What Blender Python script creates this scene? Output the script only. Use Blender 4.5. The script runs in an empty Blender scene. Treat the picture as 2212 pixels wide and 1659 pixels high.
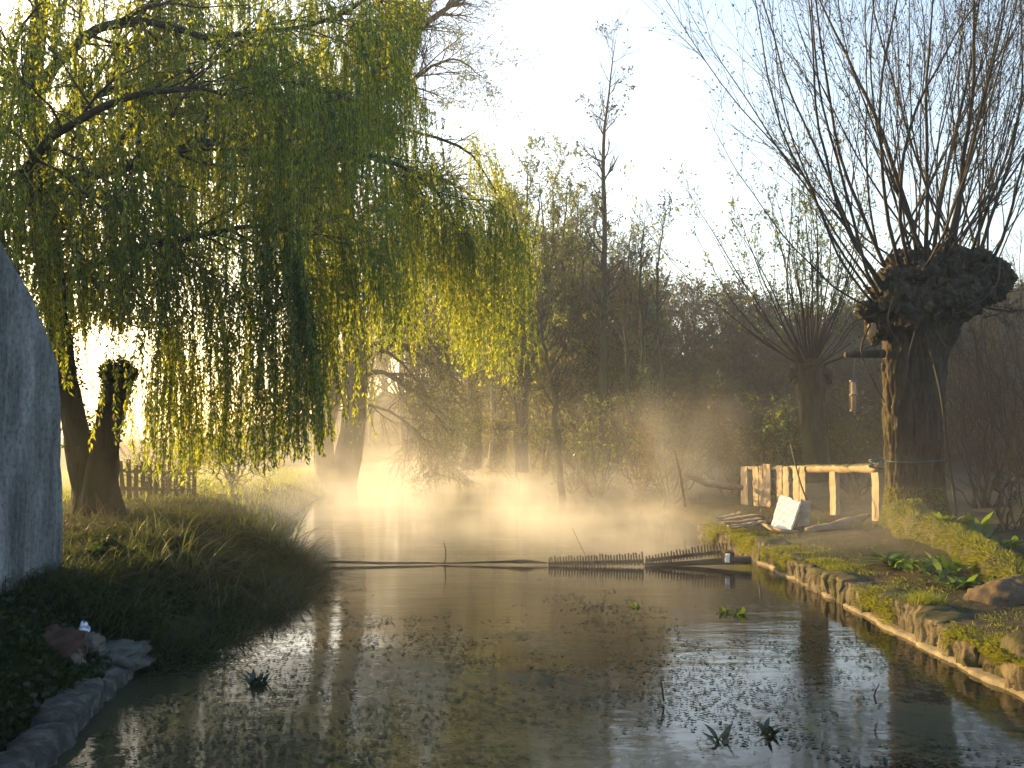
import bpy, math, numpy as np
rng = np.random.default_rng(11)
S = bpy.context.scene
COL = S.collection
F = 2212 * 35 / 36.0
PITCH = math.atan(110.5 / F)
CAM = np.array([0.0, 0.0, 2.2])
SUN_AZ, SUN_EL = -44.0, 10.0

def A(*v): return np.array(v, float)
def nrm(v): return v / np.maximum(np.linalg.norm(v, axis=-1, keepdims=True), 1e-9)
def ray(x, y):
    dx, dy = (x - 1106) / F, (829.5 - y) / F
    return A(dx, math.cos(PITCH) - dy * math.sin(PITCH), math.sin(PITCH) + dy * math.cos(PITCH))
def P(x, y, Y):
    d = ray(x, y); return CAM + d * (Y / d[1])
def G(x, y, z=0.0):
    d = ray(x, y); return CAM + d * ((z - 2.2) / d[2])
def IP(l): return np.array([P(*q) for q in l])
def lerp(a, b, t): return a + (b - a) * t
def sstep(a, b, x):
    t = np.clip((x - a) / (b - a), 0, 1); return t * t * (3 - 2 * t)
_k = np.random.default_rng(3).normal(size=(24, 3)); _ph = np.random.default_rng(4).uniform(0, 6.28, 24)
def fn(p, s=1.0):
    """cheap smooth noise about -1..1"""
    p = np.asarray(p, float) * s
    o = 0
    for i in range(12):
        f = 1.0 + 0.28 * i
        o = o + np.sin(p @ (_k[i] * f) + _ph[i]) / f ** 0.8
    return o / 3.0
def curve(pts, n):
    pts = np.asarray(pts, float); m = len(pts)
    q = np.vstack([2 * pts[0] - pts[1], pts, 2 * pts[-1] - pts[-2]])
    t = np.linspace(0, m - 1, n); i = np.minimum(t.astype(int), m - 2); a = (t - i)[:, None]
    p0, p1, p2, p3 = q[i], q[i + 1], q[i + 2], q[i + 3]
    return 0.5 * (2 * p1 + (p2 - p0) * a + (2 * p0 - 5 * p1 + 4 * p2 - p3) * a ** 2 + (3 * p1 - p0 - 3 * p2 + p3) * a ** 3)
def rcurve(r, n): return np.interp(np.linspace(0, 1, n), np.linspace(0, 1, len(r)), r)

# ------------------------------------------------------------------ mesh builder
class MB:
    def __init__(s): s.V = []; s.Q = []; s.T = []; s.n = 0
    def add(s, V, Q=None, T=None):
        V = np.asarray(V, float).reshape(-1, 3)
        if Q is not None: s.Q.append(np.asarray(Q, np.int64).reshape(-1, 4) + s.n)
        if T is not None: s.T.append(np.asarray(T, np.int64).reshape(-1, 3) + s.n)
        s.V.append(V); s.n += len(V); return s
    def tubes(s, Pt, R, k=5, cap=True, bump=0.0, ridge=0.0):
        Pt = np.asarray(Pt, float); R = np.asarray(R, float)
        if Pt.ndim == 2: Pt = Pt[None]; R = R[None]
        N, m, _ = Pt.shape
        T = np.empty_like(Pt); T[:, 1:-1] = Pt[:, 2:] - Pt[:, :-2]; T[:, 0] = Pt[:, 1] - Pt[:, 0]; T[:, -1] = Pt[:, -1] - Pt[:, -2]
        T = nrm(T)
        mean = nrm(Pt[:, -1] - Pt[:, 0]); ref = np.zeros((N, 3)); ref[np.arange(N), np.argmin(np.abs(mean), axis=1)] = 1
        U = nrm(np.cross(T, ref[:, None, :])); W = np.cross(T, U)
        a = np.arange(k) * 2 * math.pi / k
        ring = U[:, :, None, :] * np.cos(a)[None, None, :, None] + W[:, :, None, :] * np.sin(a)[None, None, :, None]
        rr = R[:, :, None, None] * np.ones((1, 1, k, 1))
        if bump:
            c = Pt[:, :, None, :] + ring * 0.6
            rr = rr * (1 + bump * fn((c * A(1, 1, 0.45)).reshape(-1, 3), 2.6).reshape(N, m, k, 1) + 0.6 * bump * fn((c * A(1, 1, 0.3)).reshape(-1, 3), 8).reshape(N, m, k, 1))
        if ridge:
            c = (Pt[:, :, None, :] + ring * rr) * A(1, 1, .10); c2 = (Pt[:, :, None, :] + ring * rr) * A(1, 1, .35)
            f1 = fn(c.reshape(-1, 3), 17.0).reshape(N, m, k, 1); f2 = fn(c2.reshape(-1, 3), 30.0).reshape(N, m, k, 1)
            rr = rr + ridge * (-np.abs(f1) * 1.4 - np.abs(f2) * .8 + .6)
        V = Pt[:, :, None, :] + ring * rr
        i = np.arange(m - 1)[:, None] * k; j = np.arange(k)[None]; j2 = (j + 1) % k
        q = np.stack([i + j, i + j2, i + k + j2, i + k + j], -1).reshape(-1, 4)
        base = (np.arange(N) * m * k)[:, None, None]
        tt = None
        if cap:
            t1 = np.array([[0, j_ + 1, j_] for j_ in range(1, k - 1)]); t2 = np.array([[0, j_, j_ + 1] for j_ in range(1, k - 1)]) + (m - 1) * k
            tt = (np.vstack([t1, t2])[None] + base).reshape(-1, 3)
        return s.add(V, (q[None] + base).reshape(-1, 4), tt)
    def leaves(s, B, D, L, W):
        N = len(B); L = np.broadcast_to(L, N)[:, None]; W = np.broadcast_to(W, N)[:, None]
        D = nrm(D); side = nrm(np.cross(D, rng.normal(size=(N, 3)))); up = np.cross(side, D)
        V = np.stack([B, B + D * L * .45 + side * W * .5 + up * W * .12, B + D * L, B + D * L * .45 - side * W * .5 + up * W * .12], 1)
        return s.add(V, np.arange(N * 4).reshape(-1, 4))
    def blades(s, B, az, L, W, lean, droop, n=4, prof=None):
        N = len(B); t = np.linspace(0, 1, n + 1)[None]
        L, W, lean, droop = [np.broadcast_to(v, N)[:, None] for v in (L, W, lean, droop)]
        h = L * (lean * t + droop * t * t); z = L * (t * np.sqrt(np.maximum(0.05, 1 - lean ** 2)) - droop * .85 * t * t)
        w = W * .5 * ((1 - t) ** .7 if prof is None else prof(t)) + 0.0004
        d = np.stack([np.cos(az), np.sin(az), 0 * az], 1); sd = np.stack([-np.sin(az), np.cos(az), 0 * az], 1)
        c = B[:, None] + d[:, None] * h[..., None] + A(0, 0, 1) * z[..., None]
        V = np.stack([c - sd[:, None] * w[..., None], c + sd[:, None] * w[..., None]], 2)
        i = np.arange(n) * 2; q = np.stack([i, i + 1, i + 3, i + 2], 1)
        return s.add(V, (q[None] + (np.arange(N) * 2 * (n + 1))[:, None, None]).reshape(-1, 4))
    def box(s, c, size, ax=None, jit=0.0, n=1):
        """box with axes ax (3x3 rows) ; n subdivisions along the first axis"""
        ax = np.eye(3) if ax is None else np.asarray(ax, float); c = np.asarray(c, float); size = np.asarray(size, float) / 2
        V = []
        for i in range(n + 1):
            u = -1 + 2 * i / n
            for (b, d) in ((-1, -1), (1, -1), (1, 1), (-1, 1)):
                q = A(u, b, d) * size
                V.append(c + q @ ax)
        V = np.array(V)
        if jit: V += rng.normal(size=V.shape) * jit
        Q = []
        for i in range(n):
            for j in range(4): Q.append([i * 4 + j, i * 4 + (j + 1) % 4, i * 4 + 4 + (j + 1) % 4, i * 4 + 4 + j])
        Q.append([3, 2, 1, 0]); e = n * 4; Q.append([e, e + 1, e + 2, e + 3])
        return s.add(V, Q)
    def blob(s, c, rad, amp=.15, fs=1.5, nu=24, nv=14, flat=None, sq=1.0, ax=None, amp2=0.05, ridge=0.0):
        u = np.linspace(0, 2 * math.pi, nu, endpoint=False); v = np.linspace(0, math.pi, nv)
        vv, uu = np.meshgrid(v, u, indexing='ij')
        d = np.stack([np.sin(vv) * np.cos(uu), np.sin(vv) * np.sin(uu), np.cos(vv)], -1)
        if sq != 1.0: d = np.sign(d) * np.abs(d) ** sq
        sc = 1 + amp * fn((d * fs + np.asarray(c) * 3.1).reshape(-1, 3), 1.0).reshape(nv, nu) + amp2 * fn((d * fs * 4 + np.asarray(c)).reshape(-1, 3), 1.0).reshape(nv, nu)
        q = d * sc[..., None] * np.asarray(rad, float)
        if ridge:
            w_ = (q + np.asarray(c)).reshape(-1, 3); q = q + d * (ridge * (.5 - np.abs(fn(w_ * A(1, 1, .6), 9.0)) * 1.5 - np.abs(fn(w_, 21.0)) * .7)).reshape(nv, nu)[..., None]
        if ax is not None: q = q @ np.asarray(ax, float)
        V = np.asarray(c, float) + q
        i = np.arange(nv - 1)[:, None] * nu; j = np.arange(nu)[None]; j2 = (j + 1) % nu
        return s.add(V, np.stack([i + j, i + nu + j, i + nu + j2, i + j2], -1).reshape(-1, 4))
    def grid(s, X):
        a, b, _ = X.shape
        i = np.arange(a - 1)[:, None] * b; j = np.arange(b - 1)[None]
        return s.add(X, np.stack([i + j, i + b + j, i + b + j + 1, i + j + 1], -1).reshape(-1, 4))
    def build(s, name, mat, parent=None, smooth=True):
        V = np.concatenate(s.V)
        org = np.zeros(3) if parent is None else np.array(ORG[parent.name])
        me = bpy.data.meshes.new(name); me.vertices.add(len(V)); me.vertices.foreach_set('co', (V - org).astype(np.float32).ravel())
        Q = np.concatenate(s.Q) if s.Q else np.zeros((0, 4), int); T = np.concatenate(s.T) if s.T else np.zeros((0, 3), int)
        nl = Q.size + T.size; me.loops.add(nl); me.loops.foreach_set('vertex_index', np.concatenate([Q.ravel(), T.ravel()]).astype(np.int32))
        me.polygons.add(len(Q) + len(T))
        st = np.concatenate([np.arange(len(Q)) * 4, Q.size + np.arange(len(T)) * 3]).astype(np.int32)
        me.polygons.foreach_set('loop_start', st)
        me.polygons.foreach_set('use_smooth', np.full(len(st), smooth))
        me.update(calc_edges=True); me.validate()
        me.materials.append(mat)
        o = bpy.data.objects.new(name, me); COL.objects.link(o)
        if parent is not None: o.parent = parent
        ORG[o.name] = tuple(org)
        return o
ORG = {}
def tag(o, label, cat, group=None):
    o['label'] = label; o['category'] = cat
    if group: o['group'] = group
    return o
def thing(name, loc, label, cat, group=None):
    o = bpy.data.objects.new(name, None); COL.objects.link(o); o.location = loc; o.empty_display_size = .2
    ORG[o.name] = tuple(float(v) for v in loc)
    return tag(o, label, cat, group)
def kind(o, k, label=None):
    o['kind'] = k
    if label: o['label'] = label
    return o

# ------------------------------------------------------------------ branching
def sprout(Pt, R, c, L, ang, n=5, wob=.12, trop=(0, 0, 0), t0=.2, t1=1.0, rf=.6, tl=.5, rmin=.003, tpow=1.0, bias=None):
    N, m, _ = Pt.shape; M = N * c; idx = np.repeat(np.arange(N), c)
    t = t0 + (t1 - t0) * rng.uniform(0, 1, M) ** tpow
    f = t * (m - 1); i = np.clip(f.astype(int), 0, m - 2); a = (f - i)[:, None]
    p = Pt[idx, i] * (1 - a) + Pt[idx, i + 1] * a; tan = nrm(Pt[idx, i + 1] - Pt[idx, i])
    rr = R[idx, i] * (1 - a[:, 0]) + R[idx, i + 1] * a[:, 0]
    rnd = rng.normal(size=(M, 3))
    if bias is not None: rnd = rnd + np.asarray(bias)
    perp = nrm(rnd - (rnd * tan).sum(1, keepdims=True) * tan)
    an = rng.uniform(ang[0], ang[1], M)[:, None]
    d = tan * np.cos(an) + perp * np.sin(an)
    Ln = rng.uniform(L[0], L[1], M) * (1 - tl * t); st = (Ln / (n - 1))[:, None]
    O = np.zeros((M, n, 3)); O[:, 0] = p; trop = np.asarray(trop, float)
    for k in range(1, n):
        d = nrm(d + wob * rng.normal(size=(M, 3)) + trop); O[:, k] = O[:, k - 1] + d * st
    r0 = np.maximum(rr * rf, rmin)[:, None]
    return O, np.maximum(r0 * (1 - .75 * np.linspace(0, 1, n)[None]), rmin * .6)
def along(Pt, per, t0=0.1, t1=1.0):
    N, m, _ = Pt.shape; M = N * per; idx = np.repeat(np.arange(N), per); t = rng.uniform(t0, t1, M)
    f = t * (m - 1); i = np.clip(f.astype(int), 0, m - 2); a = (f - i)[:, None]
    return Pt[idx, i] * (1 - a) + Pt[idx, i + 1] * a, nrm(Pt[idx, i + 1] - Pt[idx, i])

# ------------------------------------------------------------------ materials
def newmat(name):
    m = bpy.data.materials.new(name); m.use_nodes = True; nt = m.node_tree; nt.nodes.clear()
    return m, nt
def nd(nt, t, ins=None, **at):
    n = nt.nodes.new(t)
    for k, v in at.items(): setattr(n, k, v)
    for k, v in (ins or {}).items():
        if hasattr(v, 'is_output'): nt.links.new(v, n.inputs[k])
        else: n.inputs[k].default_value = v
    return n
def c4(c): return (c[0], c[1], c[2], 1)
def ramp(nt, fac, stops):
    n = nd(nt, 'ShaderNodeValToRGB', {'Fac': fac}); e = n.color_ramp.elements
    while len(e) < len(stops): e.new(.5)
    for i, (p, c) in enumerate(stops): e[i].position = p; e[i].color = c4(c) if len(c) == 3 else c
    return n.outputs[0]
def pos(nt, sc=(1, 1, 1)):
    g = nd(nt, 'ShaderNodeNewGeometry'); m = nd(nt, 'ShaderNodeMapping', {'Vector': g.outputs['Position'], 'Scale': sc}); return m.outputs[0]
def noise(nt, vec, scale, detail=5, rough=.6, dist=0): return nd(nt, 'ShaderNodeTexNoise', {'Vector': vec, 'Scale': scale, 'Detail': detail, 'Roughness': rough, 'Distortion': dist}).outputs[0]
def math_(nt, op, a, b=0.0, clamp=False):
    n = nt.nodes.new('ShaderNodeMath'); n.operation = op; n.use_clamp = clamp
    for i, v in enumerate((a, b)):
        if hasattr(v, 'is_output'): nt.links.new(v, n.inputs[i])
        else: n.inputs[i].default_value = v
    return n.outputs[0]
def mixc(nt, f, a, b):
    n = nt.nodes.new('ShaderNodeMix'); n.data_type = 'RGBA'
    for k, v in ((0, f), (6, a), (7, b)):
        if hasattr(v, 'is_output'): nt.links.new(v, n.inputs[k])
        else: n.inputs[k].default_value = v if k == 0 else c4(v)
    return n.outputs[2]
def out(nt, sh): nd(nt, 'ShaderNodeOutputMaterial', {'Surface': sh})
def rough_mat(name, stops, scale=3, sc=(1, 1, 1), rough=.85, bump=.5, bdist=.02, bscale=None, moss=None, fine=None, speck=False):
    m, nt = newmat(name); v = pos(nt, sc)
    n1 = noise(nt, v, scale, 8, .65)
    col = ramp(nt, n1, stops)
    if fine:
        n2 = noise(nt, v, fine[0], 4); col = mixc(nt, ramp(nt, n2, [(.45, (0, 0, 0)), (.62, (1, 1, 1))]), col, fine[1])
    if speck:
        k1 = ramp(nt, noise(nt, pos(nt), 16, 8, .75), [(.36, (.45, .45, .45)), (.5, (.9, .9, .9)), (.66, (1.15, 1.15, 1.15))]); k2 = ramp(nt, noise(nt, pos(nt, (1, 1.6, .12)), 3.2, 6, .65), [(.38, (.62, .62, .6)), (.58, (1.1, 1.1, 1.1))])
        for kk in (k1, k2):
            q = nt.nodes.new('ShaderNodeMix'); q.data_type = 'RGBA'; q.blend_type = 'MULTIPLY'; q.inputs[0].default_value = 1; nt.links.new(col, q.inputs[6]); nt.links.new(kk, q.inputs[7]); col = q.outputs[2]
    if moss:
        g = nd(nt, 'ShaderNodeNewGeometry'); sx = nd(nt, 'ShaderNodeSeparateXYZ', {0: g.outputs['Normal']})
        mk = math_(nt, 'ADD', sx.outputs[2], math_(nt, 'MULTIPLY', math_(nt, 'SUBTRACT', noise(nt, pos(nt), 4, 6), .5), 1.6))
        mk = ramp(nt, mk, [(moss[0], (0, 0, 0)), (moss[0] + .15, (1, 1, 1))])
        col = mixc(nt, mk, col, moss[1])
    h = noise(nt, v, bscale or scale * 4, 10, .7)
    b = nd(nt, 'ShaderNodeBump', {'Height': h, 'Strength': bump, 'Distance': bdist})
    p = nd(nt, 'ShaderNodeBsdfPrincipled', {'Base Color': col, 'Roughness': rough, 'Normal': b.outputs[0], 'Specular IOR Level': .25})
    out(nt, p.outputs[0]); return m
def leaf_mat(name, cols, tcols, tr=.5, gloss=.06):
    m, nt = newmat(name); g = nd(nt, 'ShaderNodeNewGeometry'); r = g.outputs['Random Per Island']
    n1 = noise(nt, pos(nt), .7, 3); f = math_(nt, 'ADD', math_(nt, 'MULTIPLY', r, .6), math_(nt, 'MULTIPLY', math_(nt, 'SUBTRACT', n1, .3), .9), True)
    k = len(cols) - 1
    a = nd(nt, 'ShaderNodeBsdfDiffuse', {'Color': ramp(nt, f, [(i / k, c) for i, c in enumerate(cols)])})
    t = nd(nt, 'ShaderNodeBsdfTranslucent', {'Color': ramp(nt, f, [(i / k, c) for i, c in enumerate(tcols)])})
    mx = nd(nt, 'ShaderNodeMixShader', {0: tr, 1: a.outputs[0], 2: t.outputs[0]})
    gl = nd(nt, 'ShaderNodeBsdfGlossy', {'Color': (.8, .8, .8, 1), 'Roughness': .45})
    m2 = nd(nt, 'ShaderNodeMixShader', {0: gloss, 1: mx.outputs[0], 2: gl.outputs[0]})
    out(nt, m2.outputs[0]); return m

M = {}
M['bark'] = rough_mat('bark', [(.25, (.02, .016, .011)), (.55, (.075, .058, .042)), (.8, (.15, .12, .09))], 5, (1, 1, .22), .9, 1.0, .05, 14, moss=None, fine=(1.3, (.05, .06, .025)))
M['pollard_bark'] = rough_mat('pollard_bark', [(.25, (.022, .016, .011)), (.5, (.07, .052, .035)), (.8, (.17, .125, .08))], 9, (1, 1, .18), .9, 1.0, .07, 16, fine=(1.1, (.045, .043, .02)))
M['ivy_bark'] = rough_mat('ivy_bark', [(.25, (.014, .011, .009)), (.6, (.055, .042, .03)), (.8, (.11, .085, .058))], 4, (1, 1, .3), .9, 1.0, .05, 12, fine=(1.0, (.03, .04, .015)))
M['twig'] = rough_mat('twig', [(.3, (.03, .023, .016)), (.7, (.09, .07, .048))], 3, (1, 1, .5), .8, .2)
M['shoot'] = rough_mat('shoot', [(.3, (.02, .017, .014)), (.7, (.06, .048, .034))], 2.5, (1, 1, .6), .75, .3)
M['far_twig'] = rough_mat('far_twig', [(.3, (.04, .029, .019)), (.7, (.095, .07, .044))], .6, (1, 1, 1), .9, .1)
M['cut_wood'] = rough_mat('cut_wood', [(.3, (.4, .26, .15)), (.7, (.6, .42, .26))], 8)
M['old_wood'] = rough_mat('old_wood', [(.25, (.14, .1, .065)), (.5, (.34, .26, .175)), (.8, (.5, .41, .3))], 6, (1, 1, .16), .85, .8, .015, 30)
M['mossy_wood'] = rough_mat('mossy_wood', [(.25, (.12, .085, .055)), (.5, (.3, .225, .145)), (.8, (.48, .38, .26))], 5, (1, .5, 1), .85, .8, .02, 24, moss=(.5, (.09, .088, .022)))
M['dark_wood'] = rough_mat('dark_wood', [(.3, (.03, .022, .015)), (.7, (.1, .075, .05))], 6, (.3, 1, 1), .7, .7, .02)
M['drift'] = rough_mat('drift', [(.25, (.13, .095, .06)), (.55, (.3, .23, .15)), (.8, (.46, .37, .26))], 7, (.4, 1, 1), .85, .9, .02, 22)
M['stone'] = rough_mat('stone', [(.25, (.045, .037, .026)), (.5, (.13, .105, .07)), (.75, (.27, .22, .155))], 5, (1, 1, 1), .9, 1.0, .03, 14, moss=(.62, (.05, .047, .016)), fine=(2.2, (.07, .068, .025)))
M['ledge'] = rough_mat('ledge', [(.25, (.09, .075, .048)), (.5, (.22, .185, .125)), (.8, (.4, .35, .25))], 5, (1, 1, 1), .85, .8, .015, 20)
M['boulder'] = rough_mat('boulder', [(.25, (.05, .038, .025)), (.6, (.11, .08, .05)), (.8, (.17, .13, .085))], 5, (1, 1, 1), .95, 1.0, .03, 18, moss=(1.0, (.06, .065, .02)))
M['pale_stone'] = rough_mat('pale_stone', [(.3, (.05, .046, .038)), (.7, (.13, .118, .095))], 5, (1, 1, 1), .85, .7, .02)
M['grey_stone'] = rough_mat('grey_stone', [(.3, (.04, .043, .04)), (.7, (.12, .124, .12))], 5, (1, 1, 1), .85, .8, .02, 20)
M['kerb_stone'] = rough_mat('kerb_stone', [(.3, (.02, .022, .02)), (.5, (.06, .064, .06)), (.7, (.15, .155, .15))], 7, (1, 1, 1), .95, 1.0, .04, 20)
M['brick'] = rough_mat('brick', [(.3, (.035, .02, .015)), (.7, (.075, .04, .03))], 7, (1, 1, 1), .9, .7, .02)
M['plaster'] = rough_mat('plaster', [(.3, (.09, .096, .104)), (.44, (.16, .168, .178)), (.56, (.23, .24, .25)), (.72, (.33, .335, .34))], 2.2, (1, 1.3, .4), .9, .6, .02, 9, fine=(2.0, (.17, .178, .187)), speck=True)
M['tile'] = rough_mat('tile', [(.3, (.07, .045, .035)), (.7, (.15, .09, .065))], 6, (1, 1, 1), .9, .6, .02)
M['white'] = rough_mat('white', [(.3, (.42, .39, .33)), (.42, (.7, .68, .62)), (.55, (.82, .81, .78))], 9, (1, 1, 1), .6, 1.0, .04, 9)
M['litter'] = rough_mat('litter', [(.45, (.1, .13, .4)), (.55, (.75, .77, .8))], 18, (1, 1, 1), .5, .3)
M['rope'] = rough_mat('rope', [(.3, (.03, .09, .11)), (.7, (.07, .17, .19))], 30, (1, 1, 1), .7, .4, .005)
M['metal'] = rough_mat('metal', [(.3, (.12, .11, .1)), (.7, (.25, .23, .2))], 20, (1, 1, 1), .5, .2, .005)
M['nuts'] = rough_mat('nuts', [(.35, (.3, .17, .08)), (.65, (.7, .52, .32))], 40, (1, 1, 1), .8, .8, .02)
M['moss'] = leaf_mat('moss', [(.05, .068, .012), (.1, .12, .02), (.17, .17, .035)], [(.14, .17, .02), (.26, .28, .03), (.36, .34, .05)], .42, .02)
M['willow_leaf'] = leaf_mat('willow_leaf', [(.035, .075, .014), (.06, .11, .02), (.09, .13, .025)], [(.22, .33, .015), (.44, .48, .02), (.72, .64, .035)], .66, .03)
M['willow_leaf_dark'] = leaf_mat('willow_leaf_dark', [(.03, .055, .012), (.05, .085, .018), (.07, .1, .02)], [(.15, .26, .02), (.26, .35, .03), (.42, .45, .04)], .6, .04)
M['tree_leaf'] = leaf_mat('tree_leaf', [(.035, .05, .014), (.06, .075, .018), (.09, .09, .025)], [(.14, .18, .03), (.24, .25, .03), (.34, .28, .04)], .5)
M['shrub_leaf'] = leaf_mat('shrub_leaf', [(.03, .045, .014), (.05, .065, .018), (.08, .08, .025)], [(.12, .18, .03), (.2, .25, .035), (.3, .31, .05)], .5)
M['bud'] = leaf_mat('bud', [(.035, .04, .018), (.055, .055, .024)], [(.08, .09, .025), (.13, .12, .035)], .3, .02)
M['far_leaf'] = leaf_mat('far_leaf', [(.035, .033, .015), (.07, .057, .028), (.11, .082, .038)], [(.1, .09, .025), (.17, .14, .04), (.25, .18, .06)], .4, .0)
M['ivy_leaf'] = leaf_mat('ivy_leaf', [(.007, .016, .006), (.013, .025, .008), (.022, .035, .011)], [(.03, .06, .010), (.05, .08, .012), (.07, .1, .016)], .3, .025)
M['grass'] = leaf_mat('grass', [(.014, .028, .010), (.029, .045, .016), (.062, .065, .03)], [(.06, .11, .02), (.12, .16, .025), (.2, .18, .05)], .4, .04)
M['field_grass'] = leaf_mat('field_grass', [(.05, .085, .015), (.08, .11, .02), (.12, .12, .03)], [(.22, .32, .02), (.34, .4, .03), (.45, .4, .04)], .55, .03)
M['reed'] = leaf_mat('reed', [(.035, .052, .02), (.075, .09, .038), (.18, .155, .085)], [(.08, .12, .03), (.14, .16, .04), (.22, .19, .08)], .4, .05)
M['dead_stalk'] = leaf_mat('dead_stalk', [(.07, .05, .03), (.14, .1, .06), (.22, .17, .11)], [(.1, .07, .04), (.15, .11, .06), (.2, .15, .1)], .2, .02)
M['dock_leaf'] = leaf_mat('dock_leaf', [(.04, .085, .02), (.06, .11, .025), (.08, .12, .03)], [(.14, .24, .02), (.22, .31, .03), (.3, .35, .04)], .5, .04)
M['weed'] = leaf_mat('weed', [(.014, .024, .01), (.026, .038, .015), (.05, .06, .022)], [(.03, .05, .01), (.05, .07, .015), (.1, .12, .02)], .2, .06)

def ground_mat():
    m, nt = newmat('soil'); v = pos(nt)
    n1 = noise(nt, v, .9, 8, .65); n2 = noise(nt, v, 7, 8, .7)
    soil = ramp(nt, n2, [(.3, (.02, .015, .010)), (.55, (.06, .044, .028)), (.75, (.13, .098, .062))])
    green = ramp(nt, n2, [(.3, (.016, .021, .008)), (.7, (.05, .053, .017))])
    col = mixc(nt, ramp(nt, n1, [(.42, (0, 0, 0)), (.58, (1, 1, 1))]), soil, green)
    b = nd(nt, 'ShaderNodeBump', {'Height': noise(nt, v, 14, 10, .7), 'Strength': .9, 'Distance': .05})
    out(nt, nd(nt, 'ShaderNodeBsdfPrincipled', {'Base Color': col, 'Roughness': .95, 'Normal': b.outputs[0], 'Specular IOR Level': .15}).outputs[0]); return m
M['ground'] = ground_mat()
def water_mat():
    m, nt = newmat('river_water'); g = nd(nt, 'ShaderNodeNewGeometry'); sp = nd(nt, 'ShaderNodeSeparateXYZ', {0: g.outputs['Position']})
    v = pos(nt, (.6, 1.5, 1)); v1 = pos(nt)
    w1 = noise(nt, v, 5.5, 4, .55, .4); w2 = noise(nt, v, 1.1, 2, .5)
    hgt = math_(nt, 'ADD', math_(nt, 'MULTIPLY', w1, .35), w2)
    b = nd(nt, 'ShaderNodeBump', {'Height': hgt, 'Strength': .2, 'Distance': .03})
    wat = nd(nt, 'ShaderNodeBsdfPrincipled', {'Base Color': (.010, .010, .006, 1), 'Roughness': .05, 'IOR': 1.5, 'Specular IOR Level': .5, 'Normal': b.outputs[0]})
    big = noise(nt, v1, .42, 5, .6, .5); fine = noise(nt, pos(nt, (1, 1, 1)), 9.0, 8, .72, .3)
    near = nd(nt, 'ShaderNodeMapRange', {'Value': sp.outputs[1], 'From Min': 8.5, 'From Max': 15.0, 'To Min': .14, 'To Max': -.16}).outputs[0]
    far = nd(nt, 'ShaderNodeMapRange', {'Value': sp.outputs[1], 'From Min': 15.5, 'From Max': 20.0, 'To Min': 0, 'To Max': -.35}).outputs[0]
    lb = math_(nt, 'MULTIPLY', nd(nt, 'ShaderNodeMapRange', {'Value': sp.outputs[0], 'From Min': -2.4, 'From Max': 1.0, 'To Min': .16, 'To Max': 0}).outputs[0], nd(nt, 'ShaderNodeMapRange', {'Value': sp.outputs[1], 'From Min': 8.5, 'From Max': 13.0, 'To Min': 1, 'To Max': .1}).outputs[0])
    near = math_(nt, 'ADD', math_(nt, 'ADD', near, lb), nd(nt, 'ShaderNodeMapRange', {'Value': sp.outputs[0], 'From Min': .5, 'From Max': 2.5, 'To Min': 0, 'To Max': -.07}).outputs[0])
    s = math_(nt, 'ADD', math_(nt, 'ADD', math_(nt, 'MULTIPLY', big, .9), math_(nt, 'MULTIPLY', fine, .75)), math_(nt, 'ADD', near, far))
    mk = nd(nt, 'ShaderNodeMapRange', {'Value': s, 'From Min': .885, 'From Max': 1.0}).outputs[0]
    mk = math_(nt, 'MULTIPLY', mk, math_(nt, 'ADD', .55, math_(nt, 'MULTIPLY', lb, 1.1)))
    sb = nd(nt, 'ShaderNodeBump', {'Height': noise(nt, v1, 30, 6, .7), 'Strength': .8, 'Distance': .01})
    alg = nd(nt, 'ShaderNodeBsdfPrincipled', {'Base Color': ramp(nt, noise(nt, v1, 12, 5), [(.3, (.009, .016, .006)), (.6, (.021, .034, .013)), (.8, (.04, .053, .025))]), 'Roughness': .5, 'Normal': sb.outputs[0], 'Specular IOR Level': .3})
    mx = nd(nt, 'ShaderNodeMixShader', {0: mk, 1: wat.outputs[0], 2: alg.outputs[0]})
    out(nt, mx.outputs[0]); return m
M['water'] = water_mat()

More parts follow.
